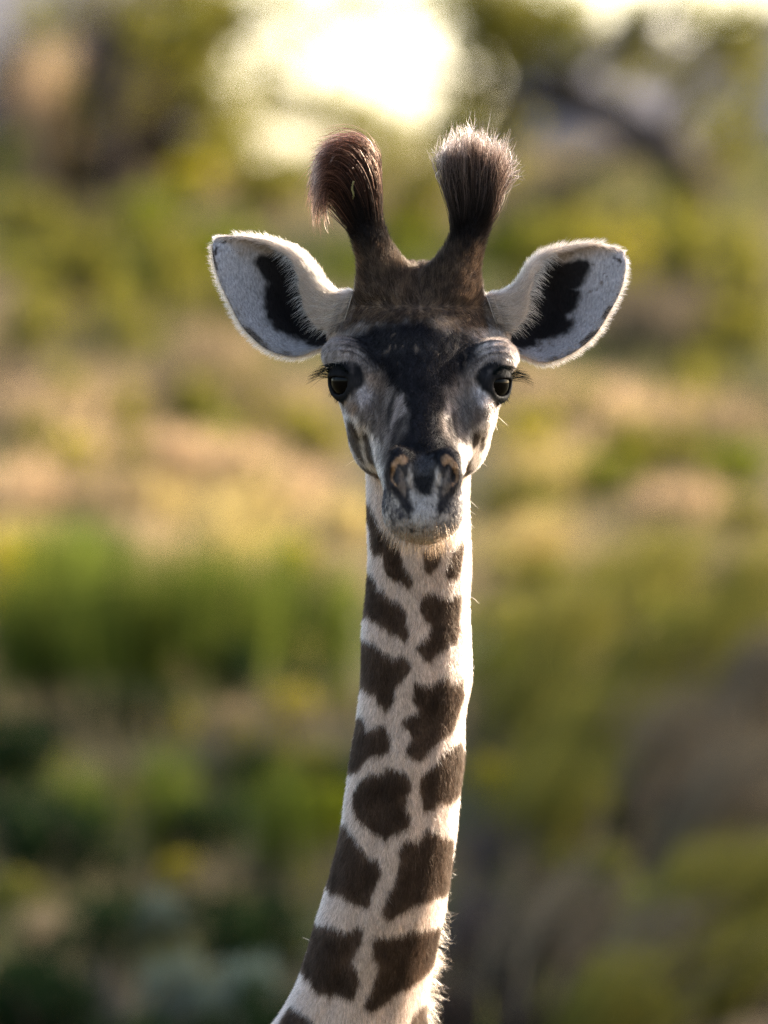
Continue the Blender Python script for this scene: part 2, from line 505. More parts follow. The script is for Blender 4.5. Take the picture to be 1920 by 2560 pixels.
EF = -70          # depth of the ear's rim plane at the base
def ear_net(side):
    # columns: free front lip, fold silhouette, back of the cup (hidden), cup floor, outer floor, lower rim
    if side < 0:
        ox, oy, k = 500, 540, 3.77
        S = [
         [(1330,1080, 30),(1450,720, 20),(1440,860,-50),(1350,1000,-60),(1290,1120,-40),(1240,1200, 0)],
         [(1210,1085, 44),(1320,742, 22),(1200,800,-60),(1180,1000,-84),(1150,1160,-50),(1090,1262, 8)],
         [(1060, 985, 50),(1190,655, 20),(1040,720,-70),(1000,960,-92),(960,1170,-52),(900,1322, 10)],
         [( 975, 800, 46),(1080,505, 16),( 930,560,-66),( 830,800,-86),(760,1030,-48),(640,1258, 8)],
         [( 925, 570, 38),( 965,375, 12),( 820,420,-52),( 680,620,-64),(560,860,-36),(410,1060, 4)],
         [( 850, 390, 22),( 830,300,  6),( 690,330,-34),( 540,470,-42),(400,650,-24),(262, 795, 0)],
         [( 640, 262,  4),( 600,222,  0),( 500,250,-18),( 380,350,-22),(260,470,-14),(152, 545,-2)],
         [( 400, 192, -4),( 370,182, -6),( 320,205,-10),( 250,260,-12),(180,320,-8),(108, 345,-4)],
         [( 190, 186, -8),( 178,182, -8),( 160,188, -9),( 140,202, -9),(124,220,-8),(113, 242,-6)]]
    else:
        ox, oy, k = 1160, 560, 3.77
        S = [
         [( 330,1020, 30),( 210,690, 20),( 230,830,-50),( 310,980,-60),(400,1090,-40),(470,1180, 0)],
         [( 450,1000, 44),( 340,680, 22),( 450,760,-60),( 490,980,-84),(520,1130,-50),(580,1245, 8)],
         [( 570, 870, 50),( 470,610, 20),( 610,700,-70),( 670,940,-92),(710,1150,-52),(760,1300, 10)],
         [( 615, 690, 46),( 570,485, 16),( 730,540,-66),( 840,780,-86),(910,1030,-48),(1010,1222, 8)],
         [( 655, 520, 38),( 650,360, 12),( 800,420,-52),( 980,620,-64),(1100,850,-36),(1235,1045, 4)],
         [( 730, 360, 22),( 760,275,  6),( 900,330,-34),(1090,480,-42),(1230,660,-24),(1375, 830, 0)],
         [( 960, 230,  4),( 980,198,  0),(1090,240,-18),(1230,360,-22),(1360,480,-14),(1490, 620,-2)],
         [(1230, 185, -4),(1255,177, -6),(1310,200,-10),(1400,270,-12),(1480,340,-8),(1538, 420,-4)],
         [(1440, 215, -8),(1455,212, -8),(1475,220, -9),(1500,236, -9),(1520,258,-8),(1535, 290,-6)]]
    net = []
    for i, row in enumerate(S):
        sweep = -14 * i                       # the ear sweeps back towards its tip
        net.append([(ox + a / k, oy + b / k, EF + c * 1.25 + sweep * 0.8) for a, b, c in row])
    return np.array(net)

def build_ear(side):
    nu, nv = 100, 72
    G = bez_grid(ear_net(side), nu, nv)
    # finer sampling keeps the rim smooth; small ripples on the sheet
    du = np.gradient(G, axis=0); dv = np.gradient(G, axis=1)
    nrm = norm(np.cross(du, dv))
    if nrm[nu // 2, int(nv * 0.6), 2] < 0: nrm = -nrm
    U, Vv = np.meshgrid(np.linspace(0, 1, nu), np.linspace(0, 1, nv), indexing='ij')
    edge = np.minimum(np.minimum(Vv, 1 - Vv) * 14, (1 - U) * 14).clip(0, 1)
    th = 2.0 + 5.5 * np.sqrt(edge)
    G = G + nrm * (fbm(G.reshape(-1, 3), 60, 5).reshape(nu, nv)[..., None] - 0.5) * 6
    front = G + nrm * th[..., None] * 0.5
    back = G - nrm * th[..., None] * 0.5
    V = np.concatenate([front.reshape(-1, 3), back.reshape(-1, 3)])
    idx = np.arange(nu * nv).reshape(nu, nv)
    q = np.stack([idx[:-1, :-1], idx[1:, :-1], idx[1:, 1:], idx[:-1, 1:]], -1).reshape(-1, 4)
    n0 = nu * nv
    ring = np.concatenate([idx[0, :], idx[1:, -1], idx[-1, -2::-1], idx[-2:0:-1, 0]])
    r2 = np.roll(ring, -1)
    side_q = np.stack([ring, r2, r2 + n0, ring + n0], -1)
    p = G[1:-1, 1:-1]
    # orientation check
    f0 = q[len(q) // 2]; fn = np.cross(V[f0[1]] - V[f0[0]], V[f0[2]] - V[f0[0]])
    flip = fn @ nrm.reshape(-1, 3)[f0[0]] < 0
    if flip: q = q[:, ::-1]; side_q = side_q[:, ::-1]
    F = np.concatenate([q, q[:, ::-1] + n0, side_q[:, ::-1]])
    Nn = np.concatenate([nrm.reshape(-1, 3), -nrm.reshape(-1, 3)])
    uv = np.concatenate([np.stack([U, Vv], -1).reshape(-1, 2)] * 2)
    isb = np.concatenate([np.zeros(n0), np.ones(n0)])
    return V, F, Nn, uv, isb, np.concatenate([norm(du).reshape(-1, 3)] * 2)

EARS = {s: build_ear(s) for s in (-1, 1)}
TV, TF = surface(sd_torso, (380, 2380, -2500), (1800, 5300, -150), 20.0)
TN = grad_normals(sd_torso, TV)
# ------------------------------------------------------------------ coat pattern
def sdpoly(P, poly):
    poly = np.asarray(poly, float)
    d = np.full(len(P), 1e18); sgn = np.zeros(len(P), dtype=bool)
    lo = poly.min(0) - 80; hi = poly.max(0) + 80
    sel = np.nonzero(((P > lo) & (P < hi)).all(1))[0]
    out = np.full(len(P), 1e3)
    if len(sel) == 0: return out
    Q = P[sel]; d = np.full(len(Q), 1e18); ins = np.zeros(len(Q), dtype=bool)
    n = len(poly)
    for i in range(n):
        a = poly[i]; b = poly[(i + 1) % n]; e = b - a
        w = Q - a
        t = np.clip((w @ e) / max(e @ e, 1e-9), 0, 1)
        r = w - t[:, None] * e
        d = np.minimum(d, (r * r).sum(1))
        c = (a[1] > Q[:, 1]) != (b[1] > Q[:, 1])
        if abs(e[1]) > 1e-9:
            xi = a[0] + (Q[:, 1] - a[1]) / e[1] * e[0]
            ins ^= c & (Q[:, 0] < xi)
    out[sel] = np.sqrt(d) * np.where(ins, -1, 1)
    return out

def T(pts, ox, oy, k):
    return [(ox + a / k, oy + b / k) for a, b in pts]

z2 = lambda p: T(p, 740, 780, 2.592)
z3 = lambda p: T(p, 500, 540, 3.77)
z4 = lambda p: T(p, 1160, 560, 3.77)
z6 = lambda p: T(p, 840, 1250, 3.95)
z7 = lambda p: T(p, 660, 1800, 2.860)
z8 = lambda p: T(p, 900, 1080, 5.184)
zf = lambda p: T(p, 0, 0, 1 / 1.1573)
def mir(p, c=1060.0): return [(2 * c - a, b) for a, b in p]

CREAM = np.array([0.51, 0.375, 0.292])
SPOT = np.array([0.066, 0.037, 0.022])

SPOTS = [
 z6([(318,-70),(335,60),(345,250),(360,450),(405,545),(470,540),(475,650),(560,770),(640,810),(720,885),(760,800),(740,720),(680,680),(660,560),(600,410),(520,320),(450,270),(400,160),(350,30),(335,-80)]),
 z6([(860,500),(900,470),(980,430),(1060,390),(1075,440),(1040,560),(1000,660),(930,730),(880,680),(860,600)]),
 z6([(1180,430),(1250,380),(1240,550),(1220,680),(1180,760),(1110,790),(1080,700),(1110,600),(1150,500)]),
 z6([(290,650),(325,660),(370,720),(420,850),(480,880),(530,970),(600,1000),(690,1060),(720,1130),(690,1190),(740,1300),(690,1390),(600,1320),(520,1310),(440,1210),(330,1150),(290,1120)]),
 z6([(830,990),(870,930),(960,920),(1080,950),(1230,900),(1225,1000),(1210,1250),(1180,1400),(1120,1400),(1060,1480),(960,1550),(930,1610),(870,1570),(790,1470),(850,1400),(910,1370),(950,1220),(870,1180),(830,1100)]),
 z6([(240,1280),(275,1290),(310,1380),(400,1420),(470,1500),(580,1550),(660,1500),(700,1560),(745,1640),(700,1720),(650,1800),(570,1860),(575,1980),(490,2090),(430,2000),(400,1930),(300,1860),(250,1840)]),
 zf([(895,1470),(915,1478),(940,1475),(965,1455),(975,1475),(997,1458),(1002,1500),(990,1540),(975,1580),(950,1600),(905,1645),(872,1625),(890,1590),(868,1560),(905,1530),(890,1510)]),
 zf([(760,1545),(785,1545),(795,1575),(830,1565),(845,1590),(838,1625),(800,1635),(775,1665),(745,1672),(748,1610)]),
 z7([(640,510),(690,440),(750,390),(850,380),(880,345),(930,355),(1000,360),(1035,400),(1045,500),(1000,560),(1010,620),(1055,690),(1020,790),(930,810),(880,880),(830,830),(740,780),(680,710),(640,630)]),
 z7([(1115,380),(1210,340),(1290,220),(1390,130),(1415,250),(1400,480),(1330,590),(1250,600),(1170,650),(1150,640),(1120,520)]),
 z7([(520,740),(590,740),(640,830),(700,900),(740,990),(830,1000),(830,1120),(790,1230),(730,1350),(620,1320),(560,1260),(480,1240),(440,1170),(470,950)]),
 z7([(960,920),(1030,850),(1110,870),(1160,790),(1210,810),(1300,830),(1350,850),(1325,1100),(1300,1220),(1200,1290),(1090,1340),(960,1400),(910,1440),(835,1420),(880,1300),(930,1150),(975,1050)]),
 z7([(400,1440),(480,1490),(560,1510),(600,1540),(650,1490),(700,1500),(700,1600),(650,1680),(610,1740),(670,1810),(690,1900),(660,1980),(590,2030),(510,1970),(460,2020),(390,1960),(330,1890),(300,1780),(340,1580)]),
 z7([(780,1560),(900,1560),(1050,1530),(1200,1490),(1285,1480),(1260,1600),(1210,1720),(1170,1830),(1090,1900),(960,1970),(870,2050),(770,2120),(710,2070),(760,1960),(800,1850),(830,1780),(780,1720)]),
 z7([(90,2300),(140,2180),(200,2080),(260,2110),(330,2174),(420,2280),(330,2420),(180,2420)]),
 z7([(1000,2300),(1050,2174),(1100,2080),(1160,2020),(1200,2174),(1180,2350),(1050,2420)]),
 z7([(520,2300),(640,2230),(800,2240),(900,2330),(800,2480),(600,2470)]),
]
# the same spots laid out around the neck: (angle * radius, y), continued behind the silhouette
def to_neck(poly):
    P = np.asarray(poly, float); Q = np.zeros((len(P), 3)); Q[:, :2] = P
    cx, rx, fc, rf = neck_param(Q)
    u = (P[:, 0] - cx) / rx
    th = np.where(np.abs(u) < 0.97, np.arcsin(np.clip(u, -0.97, 0.97)), np.sign(u) * 1.9)
    return np.stack([th * 130, P[:, 1]], -1)
NECK_SPOTS = [to_neck(s) for s in SPOTS]

def voronoi_spots(P2, cell, seed, gap=0.13):
    """irregular blotches with pale seams, in a 2-d layout"""
    q = P2 / np.asarray(cell, float)
    i = np.floor(q).astype(np.int64)
    d1 = np.full(len(q), 1e9); d2 = np.full(len(q), 1e9)
    z = np.zeros(len(q), dtype=np.int64)
    for dx in (-1, 0, 1):
        for dy in (-1, 0, 1):
            c = np.stack([i[:, 0] + dx + 0.15 + 0.7 * _hash(i[:, 0] + dx, i[:, 1] + dy, z, seed),
                          i[:, 1] + dy + 0.15 + 0.7 * _hash(i[:, 0] + dx, i[:, 1] + dy, z, seed + 9)], -1)
            d = np.linalg.norm(q - c, axis=1)
            n2 = np.where(d < d1, d1, np.minimum(d2, d)); d1 = np.minimum(d1, d); d2 = n2
    return smoothstep(gap, gap + 0.06, d2 - d1)

def jitter(P, amp, scale, seed):
    return np.stack([(fbm(P, scale, seed) - 0.5) * amp, (fbm(P, scale, seed + 50) - 0.5) * amp], -1)

def mixc(c, col, m):
    return c * (1 - m[:, None]) + np.asarray(col, float) * m[:, None]

def paint_neck(P):
    cx, rx, fc, rf = neck_param(P)
    th = np.arctan2((P[:, 0] - cx) / rx, (P[:, 2] - fc) / rf)
    P2 = np.stack([th * 130, P[:, 1]], -1) + jitter(P, 16, 22, 3)
    m = np.zeros(len(P))
    sdm = np.full(len(P), 1e3)
    for s in NECK_SPOTS: sdm = np.minimum(sdm, sdpoly(P2, s))
    m = smoothstep(3.0, -3.0, sdm - 1)
    edge = smoothstep(-26, 0, sdm + (fbm(P, 18, 15) - .5) * 24)
    side = voronoi_spots(P2 + jitter(P, 60, 90, 8), (125, 190), 4)
    back = smoothstep(1.65, 1.95, np.abs(th))
    m = m * (1 - back) + side * back
    col = CREAM * (0.92 + 0.16 * fbm(P, 40, 2))[:, None]
    tone = (0.35 + 1.0 * fbm(P, 55, 5) + 0.55 * edge) * (0.85 + 0.3 * noise(P * np.array([1, 0.35, 1]), 9, 6))
    col = col * (1 - m[:, None]) + SPOT * tone[:, None] * m[:, None]
    return col, m

def paint_head(P, Nr):
    P2 = P[:, :2] + jitter(P, 14, 20, 11)
    Pf = P[:, :2] + jitter(P, 8, 12, 12)
    L = local(P); A = np.abs(L[:, 0])
    y = L[:, 1]; f = P[:, 2]
    n1 = fbm(P, 26, 21); n2 = fbm(P, 9, 31, 2); n3 = noise(P, 5.0, 77)
    col = np.tile(np.array([0.44, 0.36, 0.31]), (len(P), 1))
    # sides and back of the head: blotched cream
    P3 = np.stack([f, P[:, 1]], -1) + jitter(P, 40, 60, 14)
    v = voronoi_spots(P3, (70, 75), 6) * smoothstep(60, 0, f) * smoothstep(860, 900, y)
    col = mixc(col, SPOT * 1.6, v)
    def put(poly, c, soft, op=1.0, both=False, fine=False):
        nonlocal col
        Q = Pf if fine else P2
        m = smoothstep(soft, -soft, sdpoly(Q, poly))
        if both: m = np.maximum(m, smoothstep(soft, -soft, sdpoly(Q, mir(poly))))
        m = m * smoothstep(-40, 20, f + 60 * (y < 800))
        col = mixc(col, c, m * op)
    # cheeks
    grey = (0.185, 0.142, 0.118)
    put(z2([(300,300),(1320,280),(1340,560),(1290,680),(1150,780),(1060,860),(1040,1000),(590,1000),(540,1000),(500,860),(430,760),(350,660),(300,600)]), grey, 14)
    put(z2([(440,560),(600,480),(600,640),(600,820),(590,960),(530,900),(450,720)]), (0.13, 0.10, 0.085), 18, 0.8)
    put(z2([(1030,540),(1140,640),(1190,700),(1100,760),(1050,800),(1030,700)]), (0.14, 0.115, 0.105), 18, 0.8)
    put(z2([(390,560),(410,480),(470,470),(500,520),(470,600),(410,640)]), (0.34, 0.275, 0.25), 12, 0.7)
    put(z2([(1130,500),(1200,470),(1240,520),(1250,600),(1200,620),(1150,580)]), (0.40, 0.335, 0.31), 12, 0.8)
    put(z2([(310,600),(380,580),(400,640),(370,680),(330,650)]), (0.42, 0.24, 0.13), 9, 0.55)
    put(z2([(430,390),(560,400),(600,470),(560,520),(470,470)]), (0.20, 0.13, 0.09), 16, 0.7)
    put(z2([(990,420),(1100,410),(1180,440),(1120,500),(1010,520)]), (0.20, 0.14, 0.11), 16, 0.7)
    # crown: brown, flecked with gold
    crown = smoothstep(868, 800, y + (n1 - 0.5) * 70) * smoothstep(250, 190, A)
    gold = np.array([0.115, 0.070, 0.042])
    brown = np.array([0.042, 0.026, 0.018])
    cc = brown + (gold - brown) * smoothstep(0.35, 0.7, n2)[:, None]
    col = col * (1 - crown[:, None]) + cc * crown[:, None]
    # pale grey brows, fold shade painted on as dark bands
    put(z2([(180,330),(200,210),(290,120),(380,200),(430,330),(420,380),(330,320)]), (0.185, 0.145, 0.128), 12, 0.9)
    put(z2([(1230,350),(1220,260),(1320,160),(1430,230),(1455,340),(1400,350),(1290,350)]), (0.185, 0.145, 0.128), 12, 0.9)
    r = np.sqrt((A - 196) ** 2 + (y - 965) ** 2)
    fold = smoothstep(0.45, 0.9, np.sin(r / 15.0 * 2 * math.pi + 3.0 + n1 * 2)) * smoothstep(66, 80, r) * smoothstep(140, 110, r) * smoothstep(930, 905, y) * smoothstep(230, 190, A) * smoothstep(-20, 40, f)
    col = mixc(col, (0.05, 0.042, 0.045), fold * 0.95)
    # dark blaze
    DK = np.array([0.0048, 0.0044, 0.006])
    put(z2([(330,160),(480,90),(640,50),(800,50),(960,110),(1100,110),(1200,200),(1170,300),(1100,400),(1010,480),(965,500),(975,600),(945,680),(950,780),(1020,850),(1045,940),(1052,1060),(900,1000),(860,930),(790,930),(720,960),(640,960),(585,1040),(596,900),(640,840),(700,760),(708,680),(690,560),(640,520),(580,460),(540,380),(450,330),(380,240)]), DK, 20, 0.97)
    put(z2([(860,60),(960,20),(1060,60),(1000,100),(900,95)]), (0.30, 0.22, 0.16), 14, 0.55)
    fk = smoothstep(0.70, 0.86, noise(P * np.array([1, 0.45, 0.6]), 6.5, 91)) * smoothstep(0.45, 0.65, n1) * smoothstep(980, 840, y) * (f > -40) * smoothstep(150, 100, A)
    col = mixc(col, (0.16, 0.11, 0.075), fk * 0.6)
    mt = smoothstep(0.45, 0.75, fbm(P, 34, 95)) * smoothstep(880, 960, y) * smoothstep(1090, 1030, y) * smoothstep(60, 95, A)
    col = mixc(col, (0.085, 0.058, 0.044), mt * 0.55)
    # streaks along the nose
    put(z2([(640,560),(690,540),(712,640),(650,720),(628,830),(605,800),(622,700)]), (0.24, 0.185, 0.16), 6, 0.85, fine=True)
    put(z2([(655,690),(700,680),(692,740),(645,850),(615,845),(622,760)]), (0.045, 0.034, 0.03), 5, 0.9, fine=True)
    put(z2([(585,640),(612,560),(642,530),(628,640),(606,760),(598,830)]), (0.04, 0.032, 0.03), 6, 0.9, fine=True)
    put(z2([(965,580),(1000,560),(1002,660),(1028,780),(1012,820),(945,700)]), (0.30, 0.235, 0.20), 6, 0.85, fine=True)
    put(z2([(962,690),(990,680),(1020,800),(1000,830),(972,760)]), (0.045, 0.034, 0.03), 5, 0.9, fine=True)
    put(z2([(1002,640),(1020,640),(1036,760),(1030,860),(1016,800)]), (0.04, 0.032, 0.03), 6, 0.9, fine=True)
    # bars on the lower cheeks
    put(z2([(325,650),(400,690),(450,740),(530,820),(580,880),(560,1000),(570,1060),(430,1020),(370,930),(325,790)]), (0.50, 0.415, 0.36), 9, 0.9)
    put(z2([(1080,860),(1130,780),(1260,660),(1300,640),(1290,820),(1180,1060),(1060,1080),(1050,960)]), (0.56, 0.46, 0.39), 9, 0.9)
    for q in ([(325,680),(375,710),(400,800),(430,940),(450,990),(385,930),(335,800)],
              [(430,770),(470,800),(500,900),(520,1000),(470,980),(440,880)],
              [(400,960),(440,1000),(520,1050),(560,1060),(540,1090),(470,1060),(420,1010)],
              [(1140,780),(1190,765),(1182,860),(1130,900)],
              [(1205,800),(1235,780),(1220,880),(1195,900)],
              [(1108,940),(1152,930),(1132,1010),(1085,1050)],
              [(1130,1012),(1165,1015),(1120,1062),(1080,1070)]):
        put(z2(q), (0.055, 0.036, 0.026), 4, 0.95, fine=True)
    put(z2([(545,850),(600,860),(600,960),(560,990),(530,940)]), (0.10, 0.075, 0.06), 10, 0.7)
    # muzzle: speckled grey, dark round the nostrils, paler lip with a tawny fringe
    mz = smoothstep(300, 340, f) * smoothstep(1195, 1225, y)
    n4 = noise(P, 7.0, 78); sp = smoothstep(0.22, 0.66, n1 * 0.30 + n3 * 0.30 + n4 * 0.40 + (y - 1300) / 500.0 - 0.0012 * (A - 40))
    mcol = np.array([0.035, 0.03, 0.034]) + (np.array([0.29, 0.238, 0.205]) - np.array([0.035, 0.03, 0.034])) * sp[:, None]
    col = col * (1 - mz[:, None]) + mcol * mz[:, None]
    put(z8([(650,780),(800,830),(960,800),(1010,900),(980,1060),(920,1180),(700,1180),(640,1060),(690,1000),(640,900)]), (0.33, 0.285, 0.26), 8, 0.7)
    tw = smoothstep(1328, 1364, y + (n1 - .5) * 20) * smoothstep(250, 300, f)
    col = mixc(col, (0.42, 0.33, 0.25), tw * 0.8)
    for c in (-1, 1):
        pl = lambda q: z8(q) if c < 0 else mir(z8(q), 1059)
        put(pl([(300,560),(345,420),(400,250),(560,190),(690,290),(660,420),(610,620),(650,880),(690,1000),(640,1100),(560,1020),(470,860),(370,740),(310,660)]), (0.009, 0.0075, 0.009), 7, 0.95, fine=True)
        put(pl([(392,590),(410,430),(470,335),(560,300),(615,340),(600,410),(560,440),(500,420),(455,480),(425,560),(430,640),(480,700),(450,700),(405,650)]), (0.30, 0.165, 0.09), 3, 0.85, fine=True)
        put(pl([(500,470),(545,520),(580,640),(600,740),(590,850),(540,800),(480,720),(520,640),(515,560)]), (0.16, 0.115, 0.09), 4, 0.6, fine=True)
        put(pl([(612,560),(640,540),(670,680),(690,760),(640,720)]), (0.18, 0.13, 0.095), 3, 0.5, fine=True)
    put(z8([(560,190),(700,120),(960,120),(1100,190),(1080,330),(1010,420),(960,640),(890,800),(770,800),(690,640),(650,420),(570,330)]), (0.006, 0.0055, 0.0065), 9, 0.9)
    put(z8([(720,330),(820,300),(910,340),(940,430),(900,550),(740,550),(700,430)]), (0.060, 0.055, 0.058), 9, 0.9)
    put(z8([(670,480),(740,560),(900,560),(960,480),(950,640),(900,780),(850,830),(760,750),(690,690)]), (0.010, 0.009, 0.010), 7, 0.95)
    # whisker pits
    hsh = smoothstep(0.80, 0.9, noise(P * np.array([1, 1, 0.3]), 8.0, 5)) * smoothstep(58, 30, A) * smoothstep(1240, 1255, y) * smoothstep(1345, 1325, y) * (f > 300)
    col = mixc(col, (0.015, 0.012, 0.012), hsh * 0.9)
    # bare dark skin round the eye
    e = np.stack([A, y, f], -1) - EYE_C
    re = np.linalg.norm(e, axis=1)
    col = mixc(col, (0.004, 0.0032, 0.0032), smoothstep(66, 57, re + (n1 - .5) * 12))
    tear = sdpoly(P2, z2([(340,420),(420,430),(405,500),(370,540),(330,520)]))
    col = mixc(col, (0.012, 0.010, 0.010), smoothstep(8, -8, tear) * 0.9)
    tear2 = sdpoly(P2, z2([(1190,400),(1260,390),(1290,520),(1255,540),(1235,480)]))
    col = mixc(col, (0.012, 0.010, 0.010), smoothstep(8, -8, tear2) * 0.85)
    # short dark and pale hair streaks following the lie of the coat
    st = noise(P * np.array([1.0, 0.30, 0.5]), 7.0, 131); st2 = noise(P * np.array([1.0, 0.25, 0.5]), 11.0, 137)
    fr = smoothstep(-20, 40, f) * smoothstep(1170, 1120, y) * smoothstep(820, 860, y)
    col = col * (1 + fr * (0.75 * (st - 0.5) + 0.55 * (st2 - 0.5)))[:, None]
    # ossicones
    A3 = np.stack([A, y, f], -1)
    hd = sd_horns(A3)
    hm = smoothstep(26, 10, hd) * smoothstep(740, 690, y)
    up = smoothstep(668, 585, y + (n1 - .5) * 60)
    hc = (cc * 0.85) * (1 - up[:, None]) + np.array([0.012, 0.009, 0.008]) * up[:, None]
    col = col * (1 - hm[:, None]) + hc * hm[:, None]
    # root of the ear: cream with dark creases
    er = smoothstep(132, 160, A) * smoothstep(860, 830, y) * smoothstep(700, 730, y) * smoothstep(-20, -60, f)
    col = mixc(col, CREAM * 0.8, er)
    cre = er * smoothstep(0.55, 0.9, np.sin((A + 0.35 * (y - 780)) / 13.0 * 2 * math.pi))
    col = mixc(col, (0.06, 0.05, 0.05), cre * 0.8)
    return col

def paint_ear(side, V, uv, isb):
    z = z3 if side < 0 else z4
    P2 = V[:, :2] + jitter(V, 20, 16, 41 + side) + jitter(V, 26, 50, 47 + side)
    u, v = uv[:, 0], uv[:, 1]
    n1 = fbm(V, 30, 61); n2 = fbm(V, 8, 62, 2)
    col = np.tile(np.array([0.27, 0.235, 0.228]), (len(V), 1)) * (0.85 + 0.3 * n1)[:, None]
    col = mixc(col, (0.24, 0.17, 0.125), smoothstep(0.66, 0.40, v + (n1 - .5) * .3) * 0.8)
    fl = smoothstep(0.64, 0.74, n2) * smoothstep(0.52, 0.66, n1)
    col = mixc(col, (0.09, 0.065, 0.055), fl * 0.8)
    inner = (isb < 0.5) & (v > 0.24)
    if side < 0:
        D = [(590,420),(700,430),(850,430),(960,470),(930,560),(960,660),(1000,760),(1050,850),(1100,960),(1180,980),(1260,1080),(1190,1150),(1050,1130),(900,1050),(780,980),(720,920),(800,880),(690,820),(680,690),(760,670),(720,600),(620,490)]
        tips = [[(130,360),(150,300),(180,290),(170,340),(155,370)], [(180,240),(230,205),(250,230),(220,260)]]
    else:
        D = [(640,390),(800,380),(950,430),(1110,390),(1050,480),(930,560),(930,640),(1010,660),(960,780),(850,860),(930,880),(930,930),(850,1000),(700,1020),(620,1080),(510,1100),(440,1010),(500,930),(560,850),(620,750),(640,680),(640,560),(640,450)]
        tips = [[(1445,270),(1480,280),(1510,320),(1490,340),(1455,310)], [(860,1250),(890,1235),(910,1255),(880,1270)], [(980,1220),(1040,1180),(1100,1150),(1120,1165),(1050,1205),(990,1235)]]
    m = smoothstep(9, -9, sdpoly(P2, z(D)) - 24)
    col = mixc(col, (0.010, 0.008, 0.008), m * inner)
    for t in tips:
        col = mixc(col, (0.03, 0.022, 0.02), smoothstep(3, -3, sdpoly(P2, z(t))) * (isb < 0.5))
    lipm = smoothstep(0.30, 0.22, v)
    col = mixc(col, CREAM * 0.95, lipm)
    rimd = smoothstep(0.955, 0.97, v) * smoothstep(0.45, 0.55, n1) * smoothstep(0.2, 0.35, u)
    col = mixc(col, (0.05, 0.035, 0.03), rimd * (isb < .5))
    col = mixc(col, (0.46, 0.36, 0.28), isb * 0.9)
    crease = smoothstep(0.5, 0.9, np.sin(u * 90 + v * 3)) * smoothstep(0.14, 0.08, u)
    col = mixc(col, (0.07, 0.055, 0.05), crease * lipm * 0.8)
    return col, m * inner

hN, _ = paint_neck(HV)
hH = paint_head(HV, HN)
dh = sd_head(HV); dn = sd_neck(HV)
wn_ = smoothstep(-6, 14, dh - dn)[:, None]
HC = hH * (1 - wn_) + hN * wn_
NKC, _ = paint_neck(NKV)
tp2 = np.stack([np.where(np.abs(TN[:, 0]) > 0.6, TV[:, 2], TV[:, 0]), TV[:, 1]], -1) + jitter(TV, 120, 150, 90)
tm = voronoi_spots(tp2, (190, 230), 2) * smoothstep(4300, 4000, TV[:, 1])
TC = mixc(np.tile(CREAM, (len(TV), 1)), SPOT, tm)
TC = mixc(TC, (0.02, 0.017, 0.015), smoothstep(5140, 5150, TV[:, 1]))
EC = {s: paint_ear(s, EARS[s][0], EARS[s][3], EARS[s][4]) for s in (-1, 1)}

# ------------------------------------------------------------------ giraffe: assemble
def skin_mat():
    m, nt, out = new_mat('hide')
    at = N(nt, 'ShaderNodeAttribute', attribute_name='Col')
    tc = N(nt, 'ShaderNodeTexCoord')
    ns = N(nt, 'ShaderNodeTexNoise'); ns.inputs['Scale'].default_value = 420; ns.inputs['Detail'].default_value = 3
    mp = N(nt, 'ShaderNodeMapping'); mp.inputs['Scale'].default_value = (1, 1, 0.35)
    nt.links.new(tc.outputs['Object'], mp.inputs[0]); nt.links.new(mp.outputs[0], ns.inputs['Vector'])
    rm = N(nt, 'ShaderNodeMapRange'); rm.inputs[1].default_value = 0.3; rm.inputs[2].default_value = 0.7; rm.inputs[3].default_value = 0.6; rm.inputs[4].default_value = 1.15
    nt.links.new(ns.outputs[0], rm.inputs[0])
    mul = N(nt, 'ShaderNodeMix', data_type='RGBA', blend_type='MULTIPLY'); mul.inputs[0].default_value = 1
    nt.links.new(at.outputs['Color'], mul.inputs[6]); nt.links.new(rm.outputs[0], mul.inputs[7])
    b = N(nt, 'ShaderNodeBsdfPrincipled'); b.inputs['Roughness'].default_value = 0.75
    b.inputs['Specular IOR Level'].default_value = 0.08
    nt.links.new(mul.outputs[2], b.inputs['Base Color'])
    bp = N(nt, 'ShaderNodeBump'); bp.inputs['Strength'].default_value = 0.35; bp.inputs['Distance'].default_value = 0.002
    nt.links.new(ns.outputs[0], bp.inputs['Height']); nt.links.new(bp.outputs[0], b.inputs['Normal'])
    nt.links.new(b.outputs[0], out.inputs[0])
    return m

